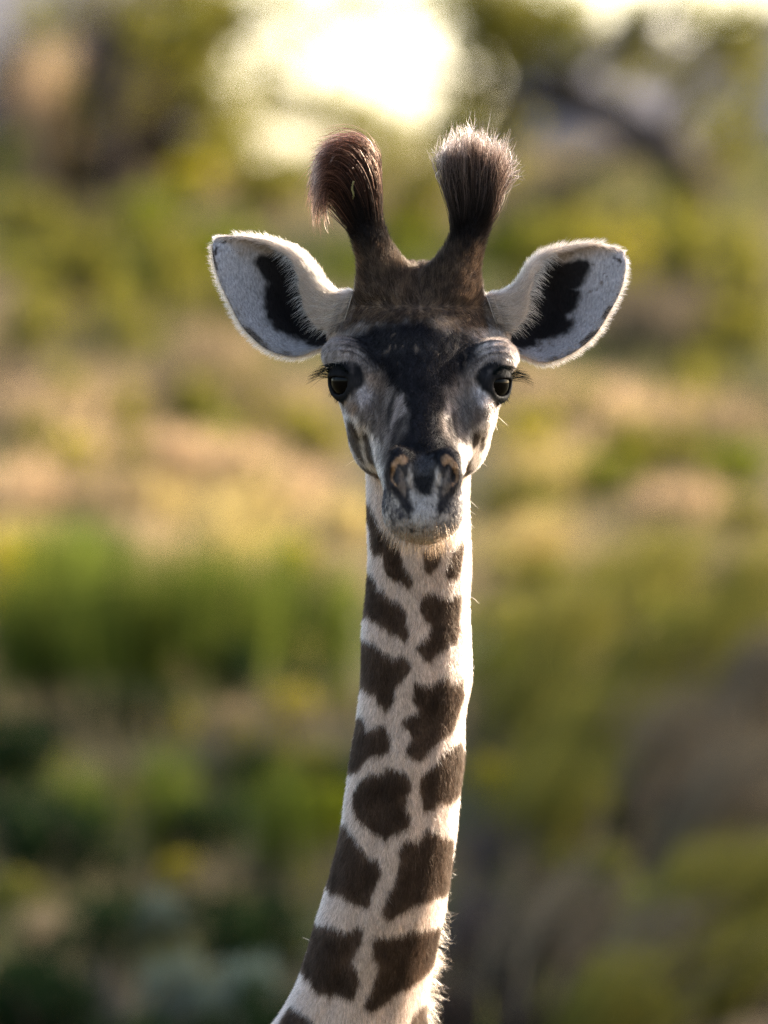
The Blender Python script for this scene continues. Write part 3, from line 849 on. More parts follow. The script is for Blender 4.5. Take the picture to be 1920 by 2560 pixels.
def hair_mat(name, trans=0.5, spec=0.45, rough=0.3):
    """soft hair: diffuse and translucent body with a faint sheen"""
    m, nt, out = new_mat(name)
    at = N(nt, 'ShaderNodeAttribute', attribute_name='Col')
    d = N(nt, 'ShaderNodeBsdfDiffuse'); t = N(nt, 'ShaderNodeBsdfTranslucent')
    nt.links.new(at.outputs['Color'], d.inputs[0]); nt.links.new(at.outputs['Color'], t.inputs[0])
    m1 = N(nt, 'ShaderNodeMixShader'); m1.inputs[0].default_value = trans
    nt.links.new(d.outputs[0], m1.inputs[1]); nt.links.new(t.outputs[0], m1.inputs[2])
    hb = N(nt, 'ShaderNodeBsdfHairPrincipled'); hb.parametrization = 'COLOR'
    hb.inputs['IOR'].default_value = 1.4
    hb.inputs['Roughness'].default_value = rough
    hb.inputs['Radial Roughness'].default_value = 0.4
    nt.links.new(at.outputs['Color'], hb.inputs['Color'])
    m2 = N(nt, 'ShaderNodeMixShader')
    bw = N(nt, 'ShaderNodeRGBToBW'); nt.links.new(at.outputs['Color'], bw.inputs[0])
    mm = N(nt, 'ShaderNodeMapRange'); mm.inputs[1].default_value = 0.0; mm.inputs[2].default_value = 0.25; mm.inputs[3].default_value = spec * 0.12; mm.inputs[4].default_value = spec
    nt.links.new(bw.outputs[0], mm.inputs[0]); nt.links.new(mm.outputs[0], m2.inputs[0])
    nt.links.new(m1.outputs[0], m2.inputs[1]); nt.links.new(hb.outputs[0], m2.inputs[2])
    nt.links.new(m2.outputs[0], out.inputs[0])
    return m

HIDE = skin_mat()
FUR = hair_mat('fur_coat')

giraffe = bpy.data.objects.new('giraffe', None)
COL.objects.link(giraffe)
gb = W(np.array([930., GY, -1000.])); giraffe.location = gb
bpy.context.view_layer.update()
tag(giraffe, 'young giraffe with tufted dark horns and wide ears, standing and facing the viewer', 'giraffe')

parts = [(HV, HF, HC), (NKV, NKF, NKC), (TV, TF, TC)] + [(EARS[s][0], EARS[s][1], EC[s][0]) for s in (-1, 1)]
# cut the overlap of head and neck pieces at one ring: drop neck-piece faces above y 1490 and head-piece faces below it
off = 0; AV = []; AF = []; AC = []
for k, (V, F, C) in enumerate(parts):
    if k == 0: F = F[V[F][:, :, 1].mean(1) < 1490]
    if k == 1: F = F[V[F][:, :, 1].mean(1) > 1486]
    AV.append(V); AF.append(F + off); AC.append(C); off += len(V)
body = mesh_obj('body', W(np.concatenate(AV)), np.concatenate(AF), HIDE, giraffe, np.concatenate(AC))

# eyes
def eye_mat():
    m, nt, out = new_mat('eye_wet_dark')
    b = N(nt, 'ShaderNodeBsdfPrincipled'); b.inputs['Roughness'].default_value = 0.04
    tc = N(nt, 'ShaderNodeTexCoord'); ns = N(nt, 'ShaderNodeTexNoise'); ns.inputs['Scale'].default_value = 90
    nt.links.new(tc.outputs['Object'], ns.inputs['Vector'])
    rp = N(nt, 'ShaderNodeValToRGB'); rp.color_ramp.elements[0].color = (0.0005, 0.0004, 0.0004, 1); rp.color_ramp.elements[1].color = (0.003, 0.002, 0.0015, 1)
    nt.links.new(ns.outputs[0], rp.inputs[0]); nt.links.new(rp.outputs[0], b.inputs['Base Color'])
    b.inputs['IOR'].default_value = 1.13
    nt.links.new(b.outputs[0], out.inputs[0]); return m
EYEM = eye_mat()
def uv_sphere(c, r, n=28, m=18):
    V = [];
    for i in range(m + 1):
        a = math.pi * i / m
        for j in range(n):
            b = 2 * math.pi * j / n
            V.append((c[0] + r * math.sin(a) * math.cos(b), c[1] - r * math.cos(a), c[2] + r * math.sin(a) * math.sin(b)))
    F = [[i * n + j, i * n + (j + 1) % n, (i + 1) * n + (j + 1) % n, (i + 1) * n + j] for i in range(m) for j in range(n)]
    return np.array(V), np.array(F)
EYES = {}
for s in (-1, 1):
    c = unlocal(np.array([EYE_C[0] * s, EYE_C[1], EYE_C[2]]))
    V, F = uv_sphere(c, EYE_R - 1.0)
    EYES[s] = mesh_obj('eye', W(V), F, EYEM, giraffe)

# ------------------------------------------------------------------ fur
def curves_obj(name, P, radius, col, mat, parent, tip_col=None, shape=0.6):
    """P (n,k,3) in design px; radius (n,) px; col (n,3)"""
    n, k = P.shape[:2]
    hc = bpy.data.hair_curves.new(name)
    hc.add_curves([k] * n)
    hc.attributes['position'].data.foreach_set('vector', W(P).astype(np.float32).ravel()) if 'position' in hc.attributes else hc.points.foreach_set('position', W(P).astype(np.float32).ravel())
    t = np.linspace(0, 1, k)
    prof = (1 - t) ** shape; prof[-1] = 0.12
    rad = (radius[:, None] * prof[None] * PX).astype(np.float32)
    ra = hc.attributes.get('radius') or hc.attributes.new('radius', 'FLOAT', 'POINT')
    ra.data.foreach_set('value', rad.ravel())
    c4 = np.ones((n, k, 4), dtype=np.float32)
    if tip_col is None: c4[..., :3] = col[:, None]
    else: tq = t ** 2.0; c4[..., :3] = col[:, None] * (1 - tq)[None, :, None] + tip_col[:, None] * tq[None, :, None]
    ca = hc.attributes.new('Col', 'FLOAT_COLOR', 'POINT')
    ca.data.foreach_set('color', c4.ravel())
    hc.materials.append(mat)
    o = bpy.data.objects.new(name, hc)
    return link(o, parent)

def grow(V, F, Nr, C, flow, length, lift, dens, rad=0.34, k=4, seed=1, bright=0.18):
    """sample hairs over quads; per-vertex flow, length, lift and density"""
    r = np.random.default_rng(seed)
    a, b, c, d = (V[F[:, i]] for i in range(4))
    ar = 0.5 * np.linalg.norm(np.cross(c - a, d - b), axis=1)
    dm = dens[F].mean(1)
    ex = ar * dm
    cnt = np.floor(ex + r.random(len(ex))).astype(int)
    fi = np.repeat(np.arange(len(F)), cnt)
    if len(fi) == 0: return None
    u = r.random(len(fi)); v = r.random(len(fi))
    wts = np.stack([(1 - u) * (1 - v), u * (1 - v), u * v, (1 - u) * v], -1)
    FF = F[fi]
    def it(X): return (X[FF] * (wts[..., None] if X.ndim > 1 else wts)).sum(1)
    root = it(V); nn = norm(it(Nr)); fl = it(flow); L = it(length); lf = it(lift); col = it(C)
    fl = fl - (fl * nn).sum(1, keepdims=True) * nn
    fl = norm(fl)
    # clumps: neighbouring hairs share a lean
    cl = np.stack([noise(root, 16, 1) - .5, noise(root, 16, 2) - .5, noise(root, 16, 3) - .5], -1)
    fl = norm(fl + cl * 0.9 + r.normal(0, 0.20, fl.shape))
    fl = fl - (fl * nn).sum(1, keepdims=True) * nn * 0.9
    lf = np.clip(lf + r.normal(0, 0.10, len(lf)), 0.05, 1.4)
    L = L * r.uniform(0.65, 1.25, len(L))
    t = np.linspace(0, 1, k)
    P = root[:, None, :] - nn[:, None] * 1.0
    ang = lf[:, None] * (1.25 - 0.75 * t)[None]
    step = np.cos(ang)[..., None] * fl[:, None] + np.sin(ang)[..., None] * nn[:, None]
    pos = np.concatenate([np.zeros((len(L), 1, 3)), np.cumsum(step[:, :-1], 1)], 1) / (k - 1)
    P = P + pos * L[:, None, None]
    col = col * (1 + bright * r.normal(0, 1, len(L)))[:, None].clip(0.4, 1.8)
    return P, np.full(len(L), rad) * r.uniform(0.7, 1.3, len(L)), col.clip(0.004, 0.9)

down = np.array([0, 1.0, 0])
# head
L = local(HV); A = np.abs(L[:, 0]); yy = L[:, 1]
hflow = np.tile(down, (len(HV), 1))
hflow[:, 0] += 0.35 * np.sign(L[:, 0]) * smoothstep(20, 120, A)
hflow[:, 2] += 0.3
on_up = smoothstep(800, 740, yy)[:, None]
hflow = hflow * (1 - on_up) + np.stack([0.25 * np.sign(L[:, 0]), -np.ones(len(HV)), -0.3 * np.ones(len(HV))], -1) * on_up
hlen = 13 + 7 * smoothstep(830, 760, yy) - 5 * smoothstep(1150, 1220, yy) * (HV[:, 2] > 250)
isneck = smoothstep(-6, 14, dh - dn)
hlen = hlen * (1 - isneck) + 19 * isneck
hflow = hflow * (1 - isneck[:, None]) + np.array([0, 1, 0]) * isneck[:, None]
hlift = 0.38 + 0.25 * smoothstep(800, 700, yy)
es = np.linalg.norm(np.stack([A, yy, HV[:, 2]], -1) - EYE_C, axis=1)
nos = np.zeros(len(HV))
hd0 = 0.13 * smoothstep(58, 72, es)
nost = (np.linalg.norm((np.stack([A, yy], -1) - np.array([54, 1200])) / np.array([34, 68]), axis=1))
hd0 = hd0 * np.where(HV[:, 2] > 330, smoothstep(0.8, 1.3, nost), 1.0)
hd0 = hd0 * np.where(HN[:, 2] > -0.55, 1.0, 0.35)
fur = [grow(HV, parts[0][1][parts[0][0][parts[0][1]][:, :, 1].mean(1) < 1490], HN, HC, hflow, hlen, hlift, hd0, seed=2, bright=0.38, rad=0.40)]
# neck
nd = 0.13 * np.where(NKN[:, 2] > -0.5, 1.0, 0.35) * smoothstep(2660, 2600, NKV[:, 1])
fur.append(grow(NKV, NKF[NKV[NKF][:, :, 1].mean(1) > 1486], NKN, NKC, np.tile(down, (len(NKV), 1)) + np.array([0.0, 0, 0.1]), np.full(len(NKV), 20.0), np.full(len(NKV), 0.36), nd, seed=3, bright=0.36, rad=0.40))
# ears
for s in (-1, 1):
    V, F, Nn, uv, isb, du = EARS[s]
    u, v = uv[:, 0], uv[:, 1]
    rim = np.maximum(smoothstep(0.90, 1.0, v), smoothstep(0.93, 1, u))
    fold = smoothstep(0.34, 0.2, v)
    ln = 8 + 8 * isb + 8 * fold + 4 * rim
    dn_ = (0.10 + 0.05 * isb + 0.05 * fold + 0.16 * rim) * (1 - 0.8 * EC[s][1])
    dv = np.gradient(bez_grid(ear_net(s), 100, 72), axis=1).reshape(-1, 3)
    fl = du.copy()
    fl = fl - norm(np.concatenate([dv, dv])) * fold[:, None] * 0.5
    ecol = mixc(EC[s][0], (0.55, 0.45, 0.36), rim * 0.6)  # rim hairs painted paler to brighten the backlit ear edge
    fl = fl + norm(np.concatenate([dv, dv])) * smoothstep(0.9, 1.0, v)[:, None] * 1.5
    fur.append(grow(V, F, Nn, ecol, fl, ln, 0.30 + 0.25 * isb, dn_, rad=0.3, seed=5 + s))
P = np.concatenate([f[0] for f in fur]); R_ = np.concatenate([f[1] for f in fur]); C_ = np.concatenate([f[2] for f in fur])
curves_obj('fur', P, R_, C_, FUR, giraffe)
print('fur hairs', len(P))
# ------------------------------------------------------------------ long hair: tufts, lashes, ear fringe, mane, whiskers
def catmull(ctrl, k):
    """ctrl (n,m,3) -> (n,k,3)"""
    n, m, _ = ctrl.shape
    t = np.linspace(0, m - 1, k); i = np.clip(np.floor(t).astype(int), 0, m - 2); f = (t - i)[None, :, None]
    P = np.concatenate([2 * ctrl[:, :1] - ctrl[:, 1:2], ctrl, 2 * ctrl[:, -1:] - ctrl[:, -2:-1]], 1)
    p0, p1, p2, p3 = P[:, i], P[:, i + 1], P[:, i + 2], P[:, i + 3]
    return 0.5 * (2 * p1 + (p2 - p0) * f + (2 * p0 - 5 * p1 + 4 * p2 - p3) * f ** 2 + (3 * p1 - p0 - 3 * p2 + p3) * f ** 3)

def tuft(side, guides, n, seed, wave, cols):
    r = np.random.default_rng(seed)
    G = np.asarray(guides, float) + np.array([0, 26.0]) * np.linspace(0.2, 1, len(guides[0]))[None, :, None]                        # (g, m, 2) from left to right
    cxm = unlocal(np.array([147. * side, 500., -80.]))[0]
    th = r.uniform(-math.pi, math.pi, n)                 # around the shaft, 0 = towards the camera
    dr = r.random(n) ** 0.5
    a = 0.5 + 0.5 * np.sin(th) * dr + r.normal(0, 0.06, n)
    t = np.clip(a, 0, 1) * (len(G) - 1)
    i = np.clip(np.floor(t).astype(int), 0, len(G) - 2); f = (t - i)[:, None, None]
    C2 = G[i] * (1 - f) + G[i + 1] * f
    m = G.shape[1]
    C = np.zeros((n, m, 3)); C[..., :2] = C2
    tt = np.linspace(0, 1, m)
    # roots lie on the shaft at different heights, tips spread
    dy = r.uniform(-55, 90, n)
    C[:, :, 1] += dy[:, None] * (1 - tt)[None] + r.normal(0, 10, n)[:, None] * tt[None]
    root_r = 38 * r.uniform(0.7, 1.0, n)
    ysh = C[:, 0, 1]
    cx = unlocal(np.stack([side * cr(ysh, [470, 500, 545, 607, 662], [147, 146, 138, 117, 92]), ysh, np.full(n, -80.)], -1))[:, 0]
    C[:, 0, 0] = cx + root_r * np.sin(th)
    fc = np.interp(ysh, [470, 740], [-84, -30])
    C[:, :, 2] = fc[:, None] + (root_r * np.cos(th))[:, None] * (1 + 0.45 * tt)[None]
    cl = np.floor(th * 9 + dy / 30).astype(int)
    cn = np.stack([_hash(cl, cl * 0, cl * 0, seed + q) - .5 for q in range(3)], -1)
    spread = (tt ** 1.4)[None, :, None] * (r.normal(0, 7, (n, 1, 3)) + cn[:, None] * 46)
    C += spread
    C[:, 1:] += r.normal(0, 1, (n, m - 1, 3)) * wave * (tt[1:] ** 1.5)[None, :, None]
    L = 1.06 - 0.62 * r.random(n) ** 1.6
    P = catmull(C, 10)
    P = P[:, :1] + 0 * P + (P - P[:, :1])
    # shorten some strands by reparametrising
    K = 10; s = np.linspace(0, 1, K)[None] * np.clip(L, 0, 1)[:, None] * (K - 1)
    j = np.clip(np.floor(s).astype(int), 0, K - 2); w = (s - j)[..., None]
    ar = np.arange(n)[:, None]
    P = P[ar, j] * (1 - w) + P[ar, j + 1] * w
    base = np.asarray(cols[0])[None] * r.uniform(0.7, 1.4, (n, 1)); tip = np.asarray(cols[1])[None] * np.exp(r.normal(0, 0.75, (n, 1))).clip(0.2, 4.5)  # tips lightened for backlight on top of their own rust and brown
    curves_obj('horn_tuft', P, r.uniform(0.35, 0.85, n), base, TUFT, giraffe, tip_col=tip, shape=0.35)

TUFT = hair_mat('tuft_hair', 0.6, 0.8)
tuft(-1, [[(852,520),(838,468),(810,458),(797,500),(804,545)],
          [(872,500),(862,440),(830,410),(799,430),(794,480)],
          [(900,490),(894,420),(858,374),(815,378),(793,425)],
          [(930,500),(930,420),(898,360),(848,344),(800,362)],
          [(948,515),(953,430),(928,365),(872,338),(808,343)]], 3400, 31, 5.0, ((0.007, 0.005, 0.004), (0.17, 0.06, 0.03)))
tuft(1, [[(1132,520),(1120,455),(1104,410),(1098,380),(1102,355)],
         [(1150,505),(1140,440),(1130,390),(1126,356),(1130,326)],
         [(1185,500),(1182,430),(1180,375),(1180,338),(1182,306)],
         [(1218,508),(1226,445),(1236,400),(1246,366),(1254,334)],
         [(1240,525),(1248,470),(1262,438),(1278,418),(1290,400)]], 3400, 37, 8.0, ((0.007, 0.005, 0.004), (0.19, 0.115, 0.088)))

# eyelashes
LASH = hair_mat('lash_hair', 0.2, 0.2)
for s in (-1, 1):
    r = np.random.default_rng(50 + s)
    n = 190
    a = r.random(n)
    up = np.array([0, -1.0, 0]); sdv = np.cross(EYE_AX, up); sdv = sdv / np.linalg.norm(sdv); upv = np.cross(sdv, EYE_AX)
    # roots along the upper lid, from the inner corner (a=0) to the outer one (a=1)
    ang = math.radians(150) * (1 - a) + math.radians(10) * a
    inner = sdv if sdv[2] > 0 else -sdv              # towards the nose
    rootL = EYE_C + EYE_AX * 28 + (-inner)[None] * (44 * np.cos(ang))[:, None] + upv[None] * (40 * np.sin(ang))[:, None]
    ln = 26 + 40 * a ** 1.5
    out = norm(np.array([1.0, -0.15, 0.25])[None] * (0.4 + 0.9 * a)[:, None] + np.array([0.0, -0.30, 0.75])[None] * (1 - a)[:, None] + r.normal(0, 0.17, (n, 3)))
    C = np.stack([rootL, rootL + out * ln[:, None] * 0.5 + np.array([0, 3.0, 0]), rootL + out * ln[:, None] + np.array([0, 18.0, 0]) * (ln / 60)[:, None]], 1)
    # lower lashes
    n2 = 70; b = r.random(n2); an2 = math.radians(200) + math.radians(140) * b
    root2 = EYE_C + EYE_AX * 26 + (-inner)[None] * (44 * np.cos(an2))[:, None] + upv[None] * (42 * np.sin(an2))[:, None]
    o2 = norm(np.array([0.5, 0.6, 0.55])[None] + r.normal(0, 0.15, (n2, 3))); l2 = r.uniform(9, 20, n2)
    C2 = np.stack([root2, root2 + o2 * l2[:, None] * .5, root2 + o2 * l2[:, None] + np.array([0, 3.0, 0])], 1)
    C = np.concatenate([C, C2]); C[..., 0] *= s
    P = catmull(unlocal(C), 6)
    curves_obj('eyelashes', P, np.full(len(P), 0.42), np.tile([0.004, 0.006, 0.006], (len(P), 1)), LASH, EYES[s], shape=0.5)

# fringe inside the ears: hairs from the front lip across the dark cup
for s in (-1, 1):
    r = np.random.default_rng(60 + s)
    G = bez_grid(ear_net(s), 100, 72)
    n = 620
    iu = (6 + r.random(n) * 62).astype(int)
    iv = (r.random(n) ** 1.5 * 12).astype(int)
    root = G[iu, iv] + np.array([0, 0, 4.0])
    tgt = np.array([s * 1.0, 0.42, 0.05]) + r.normal(0, 0.16, (n, 3))
    ln = r.uniform(12, 46, n) * (1 - 0.35 * iv / 12)
    d = norm(tgt)
    C = np.stack([root, root + d * ln[:, None] * .5 + np.array([0, -3.0, 3.0]), root + d * ln[:, None] + np.array([0, 4.0, 0])], 1)
    c = np.tile([0.50, 0.44, 0.38], (n, 1)) * r.uniform(0.6, 1.2, (n, 1))
    curves_obj('ear_fringe', catmull(C, 6), np.full(n, 0.4), c, FUR, giraffe)

# mane along the back of the neck, swinging into view low on the sunlit side
r = np.random.default_rng(71)
n = 5200
ym = r.uniform(930, 2680, n)
Q = np.zeros((n, 3)); Q[:, 1] = ym
cx, rx, fc, rf = neck_param(Q)
th0 = np.interp(ym, [930, 1900, 2200, 2400, 2700], [math.pi, 2.9, 2.5, 2.10, 2.0]) + r.normal(0, 0.13, n)
root = np.stack([cx + rx * 0.98 * np.sin(th0), ym, fc + rf * 0.98 * np.cos(th0)], -1)
nv_ = norm(np.stack([np.sin(th0), np.full(n, 0.0), np.cos(th0)], -1))
cl = np.stack([noise(root, 26, 5) - .5, noise(root, 26, 6) - .5, noise(root, 26, 7) - .5], -1)
ln = r.uniform(38, 80, n) * np.interp(ym, [930, 2000, 2300, 2700], [1.0, 0.8, 1.0, 1.15])
d0 = norm(nv_ + cl * 1.2 + r.normal(0, 0.2, (n, 3)) + np.array([0, 0.15, 0]))
d1 = norm(d0 + np.array([0, 0.7, 0]) + cl * 1.5 + r.normal(0, 0.35, (n, 3)))
d2 = norm(d1 + r.normal(0, 0.9, (n, 3)))
C = np.stack([root, root + d0 * ln[:, None] * .4, root + (d0 * .4 + d1 * .35) * ln[:, None], root + (d0 * .4 + d1 * .35 + d2 * .25) * ln[:, None]], 1)
c = np.array([0.30, 0.17, 0.085])[None] * r.uniform(0.6, 1.4, (n, 1))
curves_obj('mane', catmull(C, 8), np.full(n, 0.42), c, TUFT, giraffe)

# bristles round the lips, and a few stray hairs
r = np.random.default_rng(81)
cand = np.nonzero((HV[:, 2] > 300) & (L[:, 1] > 1285) & (HN[:, 2] > -0.35))[0]
wgt = smoothstep(1285, 1345, L[cand, 1]) + 0.05
pick = r.choice(cand, 420, p=wgt / wgt.sum())
root = HV[pick]; nn = HN[pick]
ln = r.uniform(16, 46, len(pick))
d = norm(nn + np.array([0, 0.9, 0.15]) + r.normal(0, 0.15, (len(pick), 3)))
C = np.stack([root, root + d * ln[:, None] * .5, root + d * ln[:, None] + np.array([0, 5.0, 0])], 1)
c = np.array([0.26, 0.13, 0.06])[None] * r.uniform(0.5, 1.3, (len(pick), 1))
curves_obj('lip_bristles', catmull(C, 5), np.full(len(pick), 0.4), c, FUR, giraffe)
wh = []
for (x, y, f, dx, dy, l) in [(1226, 1030, 40, 0.75, 0.6, 60), (1228, 1034, 40, 0.35, 0.95, 46), (1150, 1270, 330, 0.9, 0.4, 40), (1152, 1240, 330, 0.8, 0.6, 52),
                             (1150, 1290, 320, 0.8, 0.7, 44), (895, 1150, 60, -0.9, 0.45, 34), (970, 1290, 330, -0.7, 0.6, 36), (1190, 1150, 30, 0.85, 0.5, 34), (1185, 1500, -190, 0.8, 0.6, 18), (770, 2370, -420, -0.8, -0.5, 22)]:
    d = np.array([dx, dy, 0.1]); p = np.array([x, y, f], float) - d * 14
    wh.append(np.stack([p, p + d * (l * .5 + 7) + np.array([0, -3, 0]), p + d * (l + 14)]))
curves_obj('whiskers', catmull(np.array(wh), 6), np.full(len(wh), 0.6), np.tile([0.45, 0.33, 0.2], (len(wh), 1)), FUR, giraffe, shape=0.4)
# ------------------------------------------------------------------ vegetation on the hillside
def leaf_mat(name, a, b, trans=0.5):
    m, nt, out = new_mat(name)
    at = N(nt, 'ShaderNodeAttribute', attribute_name='Col')
    oi = N(nt, 'ShaderNodeObjectInfo')
    sep = N(nt, 'ShaderNodeSeparateColor'); nt.links.new(at.outputs['Color'], sep.inputs[0])
    ad = N(nt, 'ShaderNodeMath', operation='MULTIPLY_ADD'); ad.inputs[1].default_value = 0.35
    nt.links.new(oi.outputs['Random'], ad.inputs[0])
    sc = N(nt, 'ShaderNodeMath', operation='MULTIPLY'); sc.inputs[1].default_value = 0.65
    nt.links.new(sep.outputs[0], sc.inputs[0]); nt.links.new(sc.outputs[0], ad.inputs[2])
    rp = N(nt, 'ShaderNodeValToRGB'); rp.color_ramp.elements[0].color = (*a, 1); rp.color_ramp.elements[1].color = (*b, 1)
    nt.links.new(ad.outputs[0], rp.inputs[0])
    d = N(nt, 'ShaderNodeBsdfDiffuse'); t = N(nt, 'ShaderNodeBsdfTranslucent')
    nt.links.new(rp.outputs[0], d.inputs[0]); nt.links.new(rp.outputs[0], t.inputs[0])
    mx = N(nt, 'ShaderNodeMixShader'); mx.inputs[0].default_value = trans
    nt.links.new(d.outputs[0], mx.inputs[1]); nt.links.new(t.outputs[0], mx.inputs[2])
    nt.links.new(mx.outputs[0], out.inputs[0]); return m

KIND = {  # name, leaf colours, translucency, label, category, group
 'green':  ('leafy_shrub', (0.070, 0.088, 0.006), (0.165, 0.172, 0.012), 0.5, 'fresh green leafy shrub', 'shrub', 'fresh green shrubs'),
 'olive':  ('leafy_shrub', (0.095, 0.090, 0.014), (0.210, 0.180, 0.030), 0.45, 'olive green leafy shrub', 'shrub', 'olive shrubs'),
 'yellow': ('leafy_shrub', (0.170, 0.148, 0.010), (0.330, 0.270, 0.022), 0.5, 'yellow leaved shrub', 'shrub', 'yellowing shrubs'),
 'dark':   ('leafy_shrub', (0.010, 0.018, 0.008), (0.026, 0.042, 0.012), 0.25, 'deep green dense shrub with painted shade', 'shrub', 'deep green shrubs with painted shade'),  # leaf colour holds the deep shade as well as the foliage's green
 'sage':   ('leafy_shrub', (0.085, 0.105, 0.075), (0.150, 0.165, 0.120), 0.3, 'pale sage green shrub', 'shrub', 'sage shrubs'),
 'mauve':  ('twiggy_shrub', (0.050, 0.038, 0.036), (0.110, 0.084, 0.080), 0.1, 'grey brown leafless twiggy shrub', 'shrub', 'leafless shrubs'),
 'brown':  ('twiggy_shrub', (0.028, 0.019, 0.015), (0.070, 0.048, 0.036), 0.1, 'dark brown dead shrub', 'shrub', 'dead brown shrubs'),
 'tan':    ('grass_tuft', (0.190, 0.135, 0.075), (0.360, 0.255, 0.145), 0.4, 'tan tuft of dry grass', 'grass', 'dry tan grass tufts'),
 'peach':  ('grass_tuft', (0.300, 0.200, 0.110), (0.520, 0.360, 0.200), 0.4, 'peach coloured tuft of dry grass', 'grass', 'peach grass tufts'),
 'gold':   ('grass_tuft', (0.300, 0.220, 0.080), (0.520, 0.390, 0.150), 0.4, 'golden tuft of dry grass', 'grass', 'golden grass tufts'),
 'sedge':  ('grass_tuft', (0.080, 0.076, 0.014), (0.180, 0.155, 0.034), 0.45, 'slanting tuft of olive grass', 'grass', 'slanting olive grass'),
 'stalk':  ('grass_tuft', (0.095, 0.072, 0.046), (0.200, 0.150, 0.095), 0.2, 'slanting tuft of dead brown stalks', 'grass', 'slanting dead stalks'),
 'blade':  ('grass_tuft', (0.045, 0.062, 0.009), (0.115, 0.130, 0.022), 0.5, 'upright tuft of green grass', 'grass', 'green grass tufts'),
}
MATS = {k: leaf_mat(k + '_leaves', v[1], v[2], v[3]) for k, v in KIND.items()}
STEM = leaf_mat('stem_bark', (0.05, 0.038, 0.03), (0.10, 0.075, 0.06), 0.0)

def leaves_mesh(name, mat, n, seed, size=(0.10, 0.22), lobes=7):
    """unit shrub: leaf clumps in lobes inside a unit ball standing on z=0 (height 2)"""
    r = np.random.default_rng(seed)
    c = norm(r.normal(0, 1, (lobes, 3))) * r.uniform(0.35, 0.72, (lobes, 1)); c[:, 2] += 1.0
    c = np.concatenate([c, [[0, 0, 0.8]]])
    li = r.integers(0, len(c), n)
    p = c[li] + norm(r.normal(0, 1, (n, 3))) * (r.random((n, 1)) ** 0.5) * 0.42
    p[:, 2] = np.clip(p[:, 2], 0.08, None)
    a = norm(r.normal(0, 1, (n, 3))); b = norm(np.cross(a, r.normal(0, 1, (n, 3))))
    s = r.uniform(size[0], size[1], (n, 1))
    V = np.stack([p - a * s, p + b * s * 0.38, p + a * s, p - b * s * 0.38], 1).reshape(-1, 3)
    F = np.arange(n * 4).reshape(n, 4)
    col = np.repeat((0.6 * r.random(n) + 0.4 * (li % 4) / 3.0)[:, None], 3, 1)
    me_o = mesh_obj(name, V, F, mat, col=np.repeat(col, 4, 0), smooth=False)
    me = me_o.data; bpy.data.objects.remove(me_o); return me

def tube_np(path, rad, n=5):
    path = np.asarray(path, float); m = len(path)
    t = norm(np.gradient(path, axis=0)); up = np.array([0.31, 0.22, 0.92])
    s = norm(np.cross(t, up)); w = np.cross(s, t)
    a = np.arange(n) * 2 * math.pi / n
    ring = (np.cos(a)[None, :, None] * s[:, None] + np.sin(a)[None, :, None] * w[:, None]) * np.asarray(rad)[:, None, None]
    V = (path[:, None] + ring).reshape(-1, 3)
    i = np.arange(m - 1)[:, None] * n; j = np.arange(n)[None]; j2 = (j + 1) % n
    F = np.stack([i + j, i + j2, i + n + j2, i + n + j], -1).reshape(-1, 4)
    return V, F

def join_np(parts):
    V = []; F = []; o = 0
    for v, f in parts: V.append(v); F.append(f + o); o += len(v)
    return np.concatenate(V), np.concatenate(F)

def stems_mesh(name, mat, seed, n=7, spread=0.7, h=1.5, r0=0.035):
    r = np.random.default_rng(seed); ps = []
    for k in range(n):
        d = np.array([r.normal(0, spread), r.normal(0, spread), h * r.uniform(0.7, 1.2)])
        t = np.linspace(0, 1, 5)[:, None]
        path = d * t + np.stack([r.normal(0, .05, 5), r.normal(0, .05, 5), np.zeros(5)], -1) * t
        path[0, 2] = -0.15
        ps.append(tube_np(path, np.linspace(r0, r0 * 0.35, 5)))
    V, F = join_np(ps)
    o = mesh_obj(name, V, F, mat, col=np.full((len(V), 3), 0.5)); me = o.data; bpy.data.objects.remove(o); return me

def twigs_mesh(name, mat, seed, n=90):
    r = np.random.default_rng(seed); ps = []
    for k in range(n):
        a = r.uniform(0, 2 * math.pi); e = r.uniform(0.3, 1.45)
        d = np.array([math.cos(a) * math.cos(e), math.sin(a) * math.cos(e), math.sin(e)])
        L0 = r.uniform(0.0, 0.5); L1 = L0 + r.uniform(0.7, 1.5)
        p0 = d * L0 + r.normal(0, .12, 3); p1 = d * L1 + r.normal(0, .3, 3)
        p0[2] = max(p0[2], 0.0); p1[2] = max(p1[2], 0.1)
        mid = (p0 + p1) / 2 + r.normal(0, .1, 3)
        ps.append(tube_np([p0, mid, p1], [0.03, 0.022, 0.01], 3))
    V, F = join_np(ps)
    col = np.repeat(np.repeat(r.random(n), 9)[:, None], 3, 1)
    o = mesh_obj(name, V, F, mat, col=col); me = o.data; bpy.data.objects.remove(o); return me

